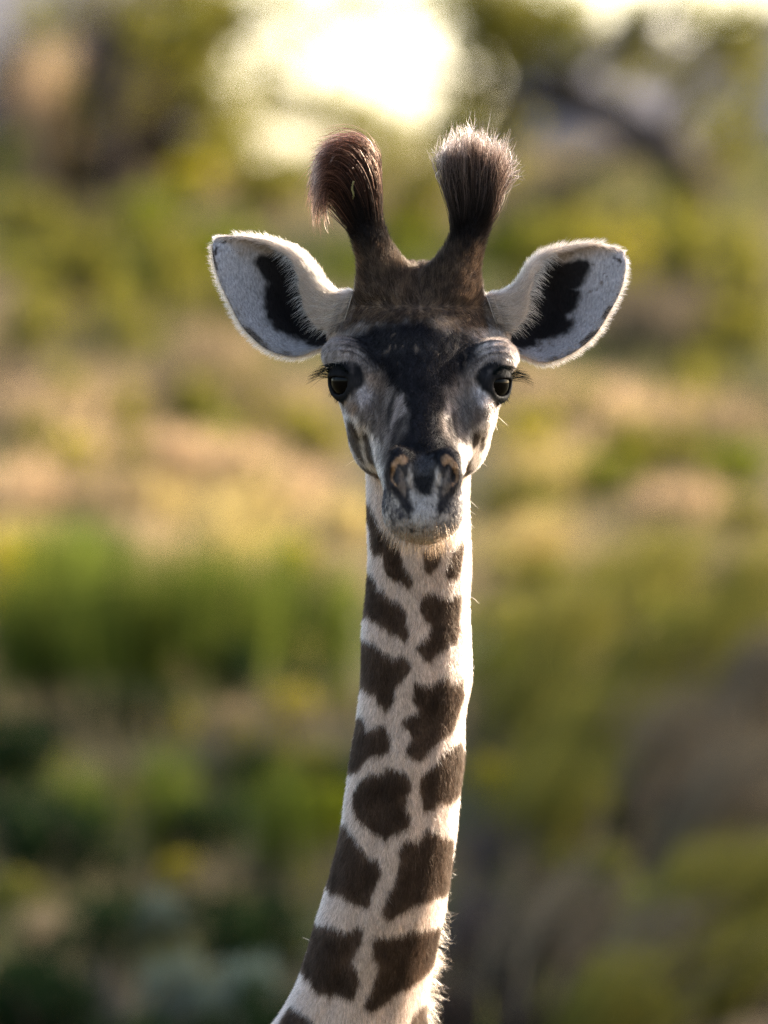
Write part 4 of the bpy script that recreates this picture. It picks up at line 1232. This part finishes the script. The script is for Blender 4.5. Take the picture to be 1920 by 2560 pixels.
def tuft_mesh(name, mat, seed, n=150, lean=0.0):
    """unit grass tuft, height 2: curved tapering blades"""
    r = np.random.default_rng(seed)
    base = np.stack([r.normal(0, .32, n), r.normal(0, .32, n), np.zeros(n)], -1)
    h = r.uniform(1.1, 2.1, n)
    out = np.stack([base[:, 0] * 0.9 + r.normal(0, .22, n) + lean * h * 0.8, base[:, 1] * 0.9 + r.normal(0, .22, n), np.zeros(n)], -1)
    w = r.uniform(0.022, 0.05, n)
    a = r.uniform(0, math.pi, n); sd = np.stack([np.cos(a), np.sin(a), 0 * a], -1)
    V = []
    for t, ww in ((0, 0.6), (0.45, 1.0), (0.8, 0.7)):
        c = base + out * t ** 1.6 + np.stack([0 * h, 0 * h, h * (t - 0.15 * t * t)], -1)
        V += [c - sd * (w * ww)[:, None], c + sd * (w * ww)[:, None]]
    V.append(base + out + np.stack([0 * h, 0 * h, h * 0.85], -1))
    V = np.stack(V, 1).reshape(-1, 3)
    i = np.arange(n) * 7
    Q = np.concatenate([np.stack([i, i + 1, i + 3, i + 2], -1), np.stack([i + 2, i + 3, i + 5, i + 4], -1)])
    T3 = np.stack([i + 4, i + 5, i + 6], -1)
    col = np.repeat(np.repeat(r.random(n), 7)[:, None], 3, 1)
    o = mesh_obj(name, V, [Q, T3], mat, col=col, smooth=False); me = o.data; bpy.data.objects.remove(o); return me

LIB = {}
for k, v in KIND.items():
    if v[0] == 'leafy_shrub':
        LIB[k] = [(leaves_mesh('foliage', MATS[k], 420, 100 + i), stems_mesh('stem', STEM, 200 + i)) for i in range(3)]
    elif v[0] == 'twiggy_shrub':
        LIB[k] = [(twigs_mesh('twigs', MATS[k], 300 + i, 170), stems_mesh('stem', STEM, 330 + i)) for i in range(3)]
    else:
        LIB[k] = [(tuft_mesh('blades', MATS[k], 400 + i), None) for i in range(2)]
        LIB[k + '/'] = [(tuft_mesh('blades', MATS[k], 420 + i, lean=0.9), None) for i in range(2)]
pr = np.random.default_rng(5)
def plant(kind, px, py, rx, ry, lean=False):
    """a plant whose middle shows at (px,py) with half sizes rx,ry in photo px, rooted on the hillside"""
    g = px_ground(px, py + ry)
    raised = py + ry < 440
    if raised:                       # stands on the crest, carried up by its stems
        D = float(pr.uniform(45.5, 48.0))
        g = np.array([(px - 960) * PX / DIST * D, D, float(ground_z(0, D))])
    sc = PX * g[1] / DIST
    name, _, _, _, label, cat, grp = KIND[kind]
    fol, st = LIB[kind + ('/' if lean and name == 'grass_tuft' else '')][int(pr.integers(0, 2 if name == 'grass_tuft' else 3))]
    e = bpy.data.objects.new(name, None); COL.objects.link(e)
    e.location = g + np.array([0, 0, -0.03])
    e.rotation_euler = (0, 0, float(pr.uniform(0, 6.28)) if not lean else 0.0)
    zone = ('along the hill crest' if raised or g[1] > 45 else 'just below the hill crest' if g[1] > 41 else 'on the sunny upper slope' if g[1] > 37
            else 'halfway up the slope' if g[1] > 33.5 else 'on the lower slope' if g[1] > 29.5 else 'at the shaded foot of the slope')
    wd = rx * sc
    size = '' if 0.10 < wd < 0.17 else ('small ' if wd <= 0.10 else 'wide ')
    label = 'blurred ' + size + label + ' ' + zone
    grp = size + grp + ' ' + zone
    tag(e, label, cat, grp)
    bottom = CAMZ + (1280 - (py + ry)) * sc - g[2] if raised else 0.0
    for nm, me in (('foliage', fol), ('stem', st)):
        if me is None: continue
        o = bpy.data.objects.new({'grass_tuft': 'blades', 'twiggy_shrub': 'twigs'}.get(name, 'foliage') if nm == 'foliage' else 'stem', me)
        COL.objects.link(o); o.parent = e
        if nm == 'foliage': o['kind'] = 'stuff'
        o.scale = (rx * sc, rx * sc, ry * sc)
        if nm == 'foliage':
            o.location.z = max(bottom, 0.0)
            if name == 'grass_tuft' and raised:
                o.location.z = 0; o.scale.z = ry * sc + bottom / 2
        elif raised:
            o.scale = (rx * sc * 0.6, rx * sc * 0.6, ry * sc + max(bottom, 0) / 1.4)
    return e

PLANTS = [
 # upper left thicket on the crest
 ('mauve', 40, 180, 90, 200), ('peach', 95, 130, 50, 110), ('peach', 165, 120, 40, 100), ('mauve', 265, 110, 70, 120), ('brown', 270, 300, 80, 160), ('brown', 400, 250, 70, 130),
 ('yellow', 415, 125, 75, 70), ('mauve', 240, 70, 60, 110), ('olive', 330, 60, 90, 80), ('olive', 480, 80, 90, 90), ('olive', 500, 220, 70, 80), ('green', 80, 380, 100, 90), ('yellow', 215, 400, 90, 70),
 ('green', 415, 345, 75, 65), ('olive', 560, 380, 110, 90), ('yellow', 460, 440, 90, 60), ('olive', 690, 460, 120, 90), ('olive', 260, 230, 120, 90),
 ('green', 390, 530, 120, 90), ('olive', 60, 520, 110, 90), ('olive', 230, 560, 100, 90), ('brown', 170, 490, 50, 60), ('mauve', 480, 580, 80, 50), ('tan', 620, 450, 60, 60),
 ('green', 330, 690, 130, 80), ('olive', 110, 680, 120, 90), ('yellow', 150, 780, 80, 50), ('olive', 500, 760, 110, 70), ('green', 60, 640, 80, 60), ('green', 870, 660, 60, 60), ('olive', 700, 800, 90, 60),
 # behind the horns
 ('yellow', 1030, 530, 100, 80), ('green', 1000, 600, 90, 70), ('olive', 1080, 430, 90, 80), ('olive', 900, 420, 70, 70),
 # right upper
 ('brown', 1420, 470, 60, 80), ('green', 1300, 580, 120, 80), ('olive', 1480, 560, 120, 80), ('mauve', 1300, 500, 80, 100), ('tan', 1560, 620, 80, 60), ('olive', 1650, 560, 120, 90),
 ('yellow', 1620, 700, 120, 80), ('olive', 1830, 620, 110, 100), ('mauve', 1740, 720, 100, 70), ('brown', 1660, 840, 150, 50), ('mauve', 1560, 810, 90, 50), ('olive', 1830, 820, 110, 80), ('olive', 1740, 900, 100, 60),
 # left middle: dry, pinkish
 ('brown', 10, 900, 60, 80), ('mauve', 230, 830, 130, 50), ('tan', 230, 930, 170, 60), ('peach', 120, 990, 140, 70), ('tan', 330, 960, 120, 60), ('mauve', 420, 950, 100, 70), ('olive', 600, 960, 110, 60), ('tan', 500, 900, 120, 60),
 ('tan', 700, 960, 110, 60), ('yellow', 690, 1030, 120, 60), ('peach', 430, 1100, 150, 80), ('peach', 600, 1120, 120, 80), ('peach', 250, 1110, 150, 80), ('yellow', 505, 1130, 60, 50), ('olive', 670, 1175, 60, 55), ('gold', 620, 1230, 100, 80),
 ('peach', 40, 1190, 110, 100), ('tan', 300, 1200, 140, 80), ('gold', 380, 1210, 110, 70), ('peach', 740, 1180, 80, 70), ('yellow', 800, 1090, 90, 60), ('gold', 870, 1260, 70, 70),
 # right middle
 ('peach', 1580, 1000, 120, 80), ('peach', 1440, 960, 120, 60), ('tan', 1480, 1050, 130, 60), ('yellow', 1690, 1000, 100, 70), ('mauve', 1350, 1010, 90, 60), ('tan', 1800, 1020, 110, 70), ('tan', 1290, 900, 70, 60),
 ('gold', 1380, 1130, 110, 80), ('green', 1510, 1175, 80, 70), ('green', 1835, 1150, 90, 80), ('olive', 1650, 1110, 130, 70), ('peach', 1720, 1215, 90, 60), ('brown', 1640, 1270, 60, 50), ('gold', 1235, 1310, 110, 90), ('gold', 1260, 1330, 90, 70), ('olive', 1300, 1220, 110, 70), ('olive', 1860, 1280, 90, 70),
 # lower left: tall grass and green shrubs darkened for deep shade
 ('gold', 40, 1340, 90, 120), ('yellow', 50, 1430, 110, 130), ('yellow', 90, 1500, 70, 110), ('blade', 170, 1400, 110, 160), ('sage', 250, 1360, 90, 100), ('tan', 330, 1330, 90, 120), ('peach', 430, 1390, 80, 120), ('gold', 580, 1340, 80, 120), ('peach', 620, 1420, 70, 110), ('yellow', 700, 1400, 90, 90), ('tan', 800, 1390, 80, 90),
 ('blade', 220, 1570, 110, 200), ('blade', 500, 1460, 80, 170), ('dark', 130, 1620, 110, 120), ('sage', 330, 1590, 80, 150), ('tan', 410, 1660, 70, 80), ('tan', 570, 1640, 70, 110), ('dark', 690, 1540, 100, 120), ('blade', 650, 1510, 50, 140), ('green', 850, 1500, 70, 90), ('gold', 790, 1610, 55, 60), ('dark', 480, 1580, 70, 120), ('dark', 330, 1760, 140, 90), ('dark', 780, 1690, 80, 70),
 ('tan', 110, 1700, 110, 60), ('brown', 110, 1770, 90, 60), ('yellow', 420, 1800, 120, 60), ('yellow', 640, 1830, 110, 60), ('yellow', 730, 1750, 70, 70), ('green', 830, 1740, 80, 60), ('tan', 570, 1770, 70, 60),
 ('dark', 60, 1880, 170, 140), ('yellow', 140, 1890, 70, 60), ('mauve', 480, 1890, 110, 80), ('dark', 620, 1920, 130, 90), ('olive', 780, 1930, 120, 110), ('green', 760, 2030, 150, 110), ('tan', 300, 1900, 110, 60),
 ('dark', 230, 2080, 140, 130), ('green', 260, 2030, 50, 60), ('dark', 60, 2060, 160, 140), ('dark', 500, 2060, 140, 110), ('olive', 400, 2010, 110, 90), ('yellow', 430, 2160, 80, 60), ('mauve', 620, 2170, 110, 70), ('yellow', 760, 2180, 60, 50), ('olive', 50, 2220, 90, 80),
 ('dark', 230, 2300, 200, 130), ('dark', 600, 2300, 190, 130), ('sage', 420, 2290, 90, 100), ('tan', 110, 2290, 80, 90), ('sage', 230, 2360, 80, 80), ('sage', 590, 2440, 170, 100), ('sage', 440, 2460, 100, 120), ('dark', 130, 2500, 200, 160), ('mauve', 250, 2490, 90, 110), ('dark', 560, 2560, 150, 110), ('dark', 330, 2600, 160, 120), ('dark', 700, 2520, 120, 140),
 # lower right: slanting stems, olive and brown
 ('olive', 1330, 1430, 110, 80), ('tan', 1450, 1370, 140, 70), ('olive', 1560, 1420, 130, 80), ('brown', 1700, 1420, 130, 60), ('mauve', 1500, 1500, 100, 60), ('tan', 1840, 1380, 110, 70), ('green', 1700, 1530, 120, 70), ('yellow', 1830, 1490, 90, 60), ('olive', 1420, 1580, 150, 80), ('olive', 1260, 1560, 90, 100),
 ('tan', 1340, 1640, 90, 60), ('green', 1250, 1660, 70, 90), ('tan', 1620, 1630, 150, 60), ('olive', 1560, 1700, 130, 70), ('brown', 1820, 1640, 170, 80), ('brown', 1760, 1600, 120, 50), ('brown', 1660, 1700, 130, 50), ('peach', 1840, 1730, 130, 60), ('olive', 1360, 1750, 150, 90), ('brown', 1560, 1800, 150, 60), ('tan', 1800, 1820, 140, 60), ('tan', 1440, 1840, 90, 60),
 ('mauve', 1230, 1810, 80, 100), ('yellow', 1270, 1930, 110, 80), ('brown', 1520, 1900, 140, 80), ('mauve', 1720, 1900, 140, 90), ('tan', 1860, 1960, 120, 60), ('olive', 1420, 2000, 140, 90), ('brown', 1650, 1990, 150, 70), ('mauve', 1250, 2080, 120, 110), ('yellow', 1340, 2040, 90, 70), ('olive', 1490, 2150, 140, 80), ('brown', 1640, 2110, 110, 60), ('tan', 1870, 2080, 110, 60), ('yellow', 1790, 2140, 90, 50),
 ('brown', 1400, 2240, 160, 80), ('green', 1660, 2250, 130, 90), ('dark', 1300, 2260, 110, 80), ('peach', 1860, 2260, 120, 70), ('mauve', 1450, 2330, 150, 80), ('green', 1640, 2330, 130, 70), ('tan', 1830, 2350, 120, 70), ('olive', 1490, 2420, 150, 90), ('brown', 1280, 2400, 150, 110), ('mauve', 1720, 2440, 140, 80), ('brown', 1870, 2480, 130, 90), ('olive', 1560, 2520, 160, 90), ('brown', 1340, 2540, 170, 110), ('tan', 1780, 2560, 140, 80), ('mauve', 1180, 2250, 90, 130), ('brown', 1150, 2480, 120, 120),

 ('olive', 180, 960, 80, 90), ('yellow', 330, 1020, 70, 90), ('olive', 480, 1010, 80, 100), ('green', 560, 1080, 60, 80), ('olive', 330, 1130, 70, 90), ('yellow', 180, 1140, 70, 90), ('olive', 90, 1080, 70, 90), ('olive', 760, 1070, 60, 80), ('olive', 1450, 1000, 70, 80), ('yellow', 1320, 1080, 70, 90), ('olive', 1560, 1100, 80, 90), ('olive', 1750, 960, 80, 90), ('brown', 1880, 1000, 70, 70), ('mauve', 40, 960, 70, 70),
 # reeds standing tall on the left, slanting stems on the right
 ('blade', 130, 1470, 80, 260), ('blade', 200, 1440, 70, 250), ('blade', 300, 1480, 70, 260), ('blade', 390, 1500, 60, 230), ('blade', 500, 1480, 70, 260), ('blade', 620, 1500, 70, 230), ('blade', 700, 1480, 70, 230), ('blade', 830, 1500, 60, 200), ('gold', 560, 1370, 40, 190), ('peach', 440, 1420, 40, 200), ('tan', 340, 1420, 40, 220), ('yellow', 30, 1440, 70, 160), ('blade', 40, 1540, 70, 220),
 ('dark', 600, 1660, 60, 110), ('dark', 230, 1740, 130, 80), ('blade', 420, 1960, 70, 190), ('blade', 200, 1990, 70, 170), ('blade', 700, 2020, 80, 190), ('dark', 880, 1980, 70, 130),
 ('sedge', 1330, 1520, 130, 190), ('sedge', 1500, 1640, 140, 200), ('sedge', 1680, 1560, 130, 170), ('stalk', 1800, 1660, 150, 190), ('stalk', 1560, 1820, 150, 200), ('sedge', 1380, 1800, 140, 210), ('sedge', 1300, 1960, 120, 200), ('stalk', 1700, 1960, 150, 210), ('sedge', 1620, 2200, 150, 200), ('stalk', 1300, 2280, 140, 220), ('sedge', 1820, 2180, 130, 190), ('stalk', 1500, 2360, 150, 210), ('sedge', 1750, 2380, 130, 180), ('sedge', 1420, 2460, 150, 190), ('sedge', 1260, 1700, 100, 200), ('sedge', 1800, 1420, 130, 170), ('sedge', 1560, 1380, 120, 150),
 ('olive', 200, 640, 110, 130), ('olive', 420, 650, 110, 130), ('green', 560, 620, 100, 120), ('olive', 620, 720, 100, 130), ('olive', 1400, 620, 120, 130), ('yellow', 1540, 640, 100, 120), ('olive', 1720, 620, 110, 140), ('olive', 1860, 720, 100, 130), ('stalk', 1640, 760, 120, 120), ('olive', 80, 780, 100, 110), ('olive', 330, 800, 100, 110), ('tan', 560, 860, 100, 110),
]
for q in PLANTS:
    kind, px, py, rx, ry = q
    plant(kind, px, py, rx * 1.15, ry * 1.2, lean=(px > 1150 and py > 1300))

# a carpet of short grass under and between them
def carpet():
    r = np.random.default_rng(99)
    n = 60000
    D = r.uniform(22.5, 49.5, n); X = (r.random(n) - .5) * (5.0 + D * 0.06)
    base = np.stack([X, D, ground_z(X, D)], -1)
    base[:, 2] += (fbm(np.stack([X, D, 0 * X], -1), 3.0, 9) - 0.5) * 0.22 * smoothstep(20, 27, D) - 0.01
    h = r.uniform(0.05, 0.17, n) * (0.6 + noise(base, 1.2, 3))
    w = r.uniform(0.004, 0.011, n); a = r.uniform(0, math.pi, n)
    sd = np.stack([np.cos(a), np.sin(a), 0 * a], -1) * w[:, None]
    out = np.stack([r.normal(0, .35, n) * h, r.normal(0, .35, n) * h, h], -1)
    V = np.stack([base - sd, base + sd, base + out], 1).reshape(-1, 3)
    F = np.arange(n * 3).reshape(n, 3)
    g = fbm(base, 0.9, 44)
    dry = np.array([0.20, 0.145, 0.08]); grn = np.array([0.062, 0.072, 0.016])
    m = smoothstep(0.36, 0.62, g)[:, None]
    c = (dry * m + grn * (1 - m)) * r.uniform(0.6, 1.3, (n, 1))
    mt, nt, outn = new_mat('short_grass')
    at = N(nt, 'ShaderNodeAttribute', attribute_name='Col'); d = N(nt, 'ShaderNodeBsdfDiffuse'); t = N(nt, 'ShaderNodeBsdfTranslucent'); mx = N(nt, 'ShaderNodeMixShader')
    nt.links.new(at.outputs['Color'], d.inputs[0]); nt.links.new(at.outputs['Color'], t.inputs[0]); mx.inputs[0].default_value = 0.4
    nt.links.new(d.outputs[0], mx.inputs[1]); nt.links.new(t.outputs[0], mx.inputs[2]); nt.links.new(mx.outputs[0], outn.inputs[0])
    o = mesh_obj('short_grass', V, F, mt, col=np.repeat(c, 3, 0), smooth=False)
    tag(o, 'blurred short dry and green grass covering the hillside', 'grass', kind='stuff')
carpet()

# trees on the crest, whose crowns break up the bright sky
BARK = leaf_mat('tree_bark', (0.035, 0.027, 0.024), (0.075, 0.058, 0.05), 0.0)
def at_px(px, py, D):
    k = PX / DIST * D
    return np.array([(px - 960) * k, D, CAMZ + (1280 - py) * k])
def tree(label, D, trunk, limbs, clumps, leafk, seed, fat=1.0):
    """trunk/limbs: photo-pixel paths with radii (px); clumps: (px,py,r,n) leaf clouds at the crown's depth"""
    r = np.random.default_rng(seed); k = PX / DIST * D
    base = at_px(trunk[0][0], trunk[0][1], D); base[2] = float(ground_z(0, D)) - 0.1
    e = bpy.data.objects.new('thorn_tree', None); COL.objects.link(e); e.location = base; bpy.context.view_layer.update()
    tag(e, label, 'tree')
    pts = [base] + [at_px(p[0], p[1], D) for p in trunk[1:]]
    V, F = tube_np(pts, [p[2] * k * 1.4 * fat for p in trunk], 8)
    mesh_obj('trunk', V, F, BARK, e, col=np.full((len(V), 3), 0.4))
    for L_ in limbs:
        q = [at_px(a, b, D) + np.array([0, dd, 0]) for a, b, _, dd in L_]
        V, F = tube_np(q, [p[2] * k * 1.5 * fat for p in L_], 6)
        mesh_obj('branch', V, F, BARK, e, col=np.full((len(V), 3), r.random()))
    Vs = []; Cs = []
    for (cx, cy, cr_, n) in clumps:
        c = at_px(cx, cy, D) + np.array([0, r.uniform(-.4, .4), 0])
        p = c + norm(r.normal(0, 1, (n, 3))) * (r.random((n, 1)) ** .45) * cr_ * k
        a = norm(r.normal(0, 1, (n, 3))); b = norm(np.cross(a, r.normal(0, 1, (n, 3)))); s = r.uniform(0.02, 0.045, (n, 1))
        Vs.append(np.stack([p - a * s, p + b * s * .45, p + a * s, p - b * s * .45], 1).reshape(-1, 3)); Cs.append(np.repeat(r.random(n) * .7 + .3 * r.random(), 4))
    V = np.concatenate(Vs); c = np.concatenate(Cs)
    mesh_obj('crown', V, np.arange(len(V)).reshape(-1, 4), MATS[leafk], e, col=np.repeat(c[:, None], 3, 1), smooth=False)

tree('blurred thorn tree at the hill crest left of the bright sky gap', 48.5,
     [(330, 520, 26), (318, 420, 24), (350, 250, 20), (380, 60, 16), (420, -120, 10)],
     [[(350, 250, 14, 0), (300, 150, 11, .1), (220, 60, 8, .2), (160, -60, 5, .2)], [(365, 150, 12, 0), (460, 90, 9, -.1), (560, 110, 7, -.2), (680, 40, 4, -.2)], [(335, 340, 12, 0), (440, 300, 9, .2), (560, 285, 9, .3), (700, 290, 9, .3), (860, 320, 8, .3), (1010, 345, 6, .3)], [(440, 300, 7, .1), (600, 200, 6, .1), (760, 230, 6, .1), (900, 280, 4, .1)], [(460, 90, 7, 0), (640, 60, 6, 0), (800, 80, 5, 0), (900, 40, 3, 0)]],
     [(120, 60, 120, 200), (40, 200, 110, 160), (260, 30, 110, 260), (420, 10, 130, 420), (540, 40, 90, 260), (470, 190, 110, 300), (380, 330, 130, 280), (560, 300, 80, 130), (300, 180, 100, 200), (180, 280, 120, 200), (520, -60, 120, 300), (640, 130, 80, 60), (680, 250, 80, 80), (600, 310, 70, 90), (770, 270, 60, 80), (700, 0, 80, 110), (850, 15, 80, 90), (600, 215, 60, 30), (520, 130, 70, 160), (860, 310, 70, 110), (940, 320, 60, 90), (590, 60, 70, 90), (1010, 330, 60, 80), (860, 430, 110, 160), (700, 450, 100, 110), (1000, 410, 90, 130), (540, 400, 90, 160), (770, 120, 50, 50), (700, 190, 50, 60), (820, 230, 50, 50), (960, 20, 60, 50), (900, 250, 40, 30)],
     'olive', 7)
tree('blurred thorn tree at the hill crest with slanting branches right of the sky gap', 44.5,
     [(1760, 600, 30), (1740, 470, 28), (1640, 360, 26), (1540, 280, 22), (1400, 215, 18), (1290, 130, 14), (1230, 30, 10), (1180, -90, 6)],
     [[(1540, 280, 14, 0), (1420, 265, 12, .1), (1300, 245, 10, .1), (1180, 205, 10, .1), (1060, 190, 8, .1), (950, 150, 6, .1), (860, 140, 4, .1)], [(1640, 360, 14, 0), (1720, 240, 11, .2), (1820, 130, 8, .2), (1930, 20, 5, .2)], [(1400, 215, 12, 0), (1500, 130, 9, -.2), (1640, 40, 7, -.2), (1700, -60, 4, -.2)],
      [(1640, 360, 14, 0), (1500, 400, 10, -.2), (1400, 460, 8, -.3), (1330, 560, 5, -.3)], [(1740, 470, 14, 0), (1840, 350, 10, .2), (1930, 290, 7, .2)], [(1300, 245, 10, 0), (1270, 330, 8, .1), (1240, 420, 6, .1)]],
     [(1230, 20, 120, 420), (1360, 30, 100, 300), (1250, 120, 90, 200), (1420, 130, 70, 100), (1290, 160, 60, 60), (1560, 150, 70, 120), (1590, 20, 60, 80), (1740, 30, 70, 80), (1860, 70, 100, 160), (1880, 200, 80, 100), (1270, 290, 90, 150), (1240, 390, 90, 130), (1640, 160, 70, 70), (1170, 130, 60, 90), (1150, 260, 70, 100), (1120, 340, 70, 110), (1080, 0, 60, 60), (1760, 300, 70, 60), (1140, 20, 80, 110), (1590, 100, 60, 90), (1440, 40, 70, 90), (1700, 170, 60, 70), (1780, 90, 70, 90), (1840, 330, 100, 120), (1700, 500, 60, 50)],
     'olive', 8, 1.5)

# an added unseen tree beyond the right edge, placed to shade the hill's foot
def shade_tree(x, y, cz, rx, ry, rz, n, seed):
    r = np.random.default_rng(seed); gz0 = float(ground_z(x, y))
    e = bpy.data.objects.new('added_shade_tree', None); COL.objects.link(e); e.location = (x, y, gz0); bpy.context.view_layer.update()
    tag(e, 'added unseen broad flat topped tree shading the foot of the slope', 'tree')
    V, F = tube_np([(x, y, gz0 - .2), (x + .2, y, gz0 + 2), (x - .1, y + .2, gz0 + 4.5), (x, y, cz)], [.32, .26, .22, .12], 9)
    mesh_obj('trunk', V, F, BARK, e, col=np.full((len(V), 3), .4))
    for k in range(7):
        a = k * 0.9 + r.uniform(0, .4)
        tip = np.array([x + math.cos(a) * rx * .8, y + math.sin(a) * ry * .8, cz + r.uniform(-.3, .6)])
        q0 = np.array([x, y, gz0 + 3.6 + .2 * k]); mid = (q0 + tip) / 2 + np.array([0, 0, .5])
        V, F = tube_np([q0, mid, tip], [.13, .09, .04], 6)
        mesh_obj('branch', V, F, BARK, e, col=np.full((len(V), 3), .5))
    cl = norm(r.normal(0, 1, (60, 3))) * r.random((60, 1)) ** .4
    p = np.array([x, y, cz]) + (cl[r.integers(0, 60, n)] + r.normal(0, .11, (n, 3))) * np.array([rx, ry, rz])
    a = norm(r.normal(0, 1, (n, 3))); b = norm(np.cross(a, r.normal(0, 1, (n, 3)))); s = r.uniform(.06, .13, (n, 1))
    V = np.stack([p - a * s, p + b * s * .5, p + a * s, p - b * s * .5], 1).reshape(-1, 3)
    o = mesh_obj('crown', V, np.arange(len(V)).reshape(-1, 4), MATS['olive'], e, col=np.repeat(np.repeat(r.random(n), 4)[:, None], 3, 1), smooth=False)
    o['kind'] = 'stuff'
shade_tree(15.2, 36.0, 10.4, 4.2, 4.6, 2.0, 15000, 3)

# a bit of straw caught in the tuft of one horn
sp_ = np.array([[[884, 452, -22], [880, 470, -20], [884, 484, -21], [882, 498, -22]]], float)
straw = curves_obj('straw', catmull(sp_, 8), np.array([2.6]), np.array([[0.55, 0.42, 0.12]]), FUR, None, shape=0.15)
tag(straw, 'tiny yellow bit of straw caught in the giraffe horn tuft', 'straw')
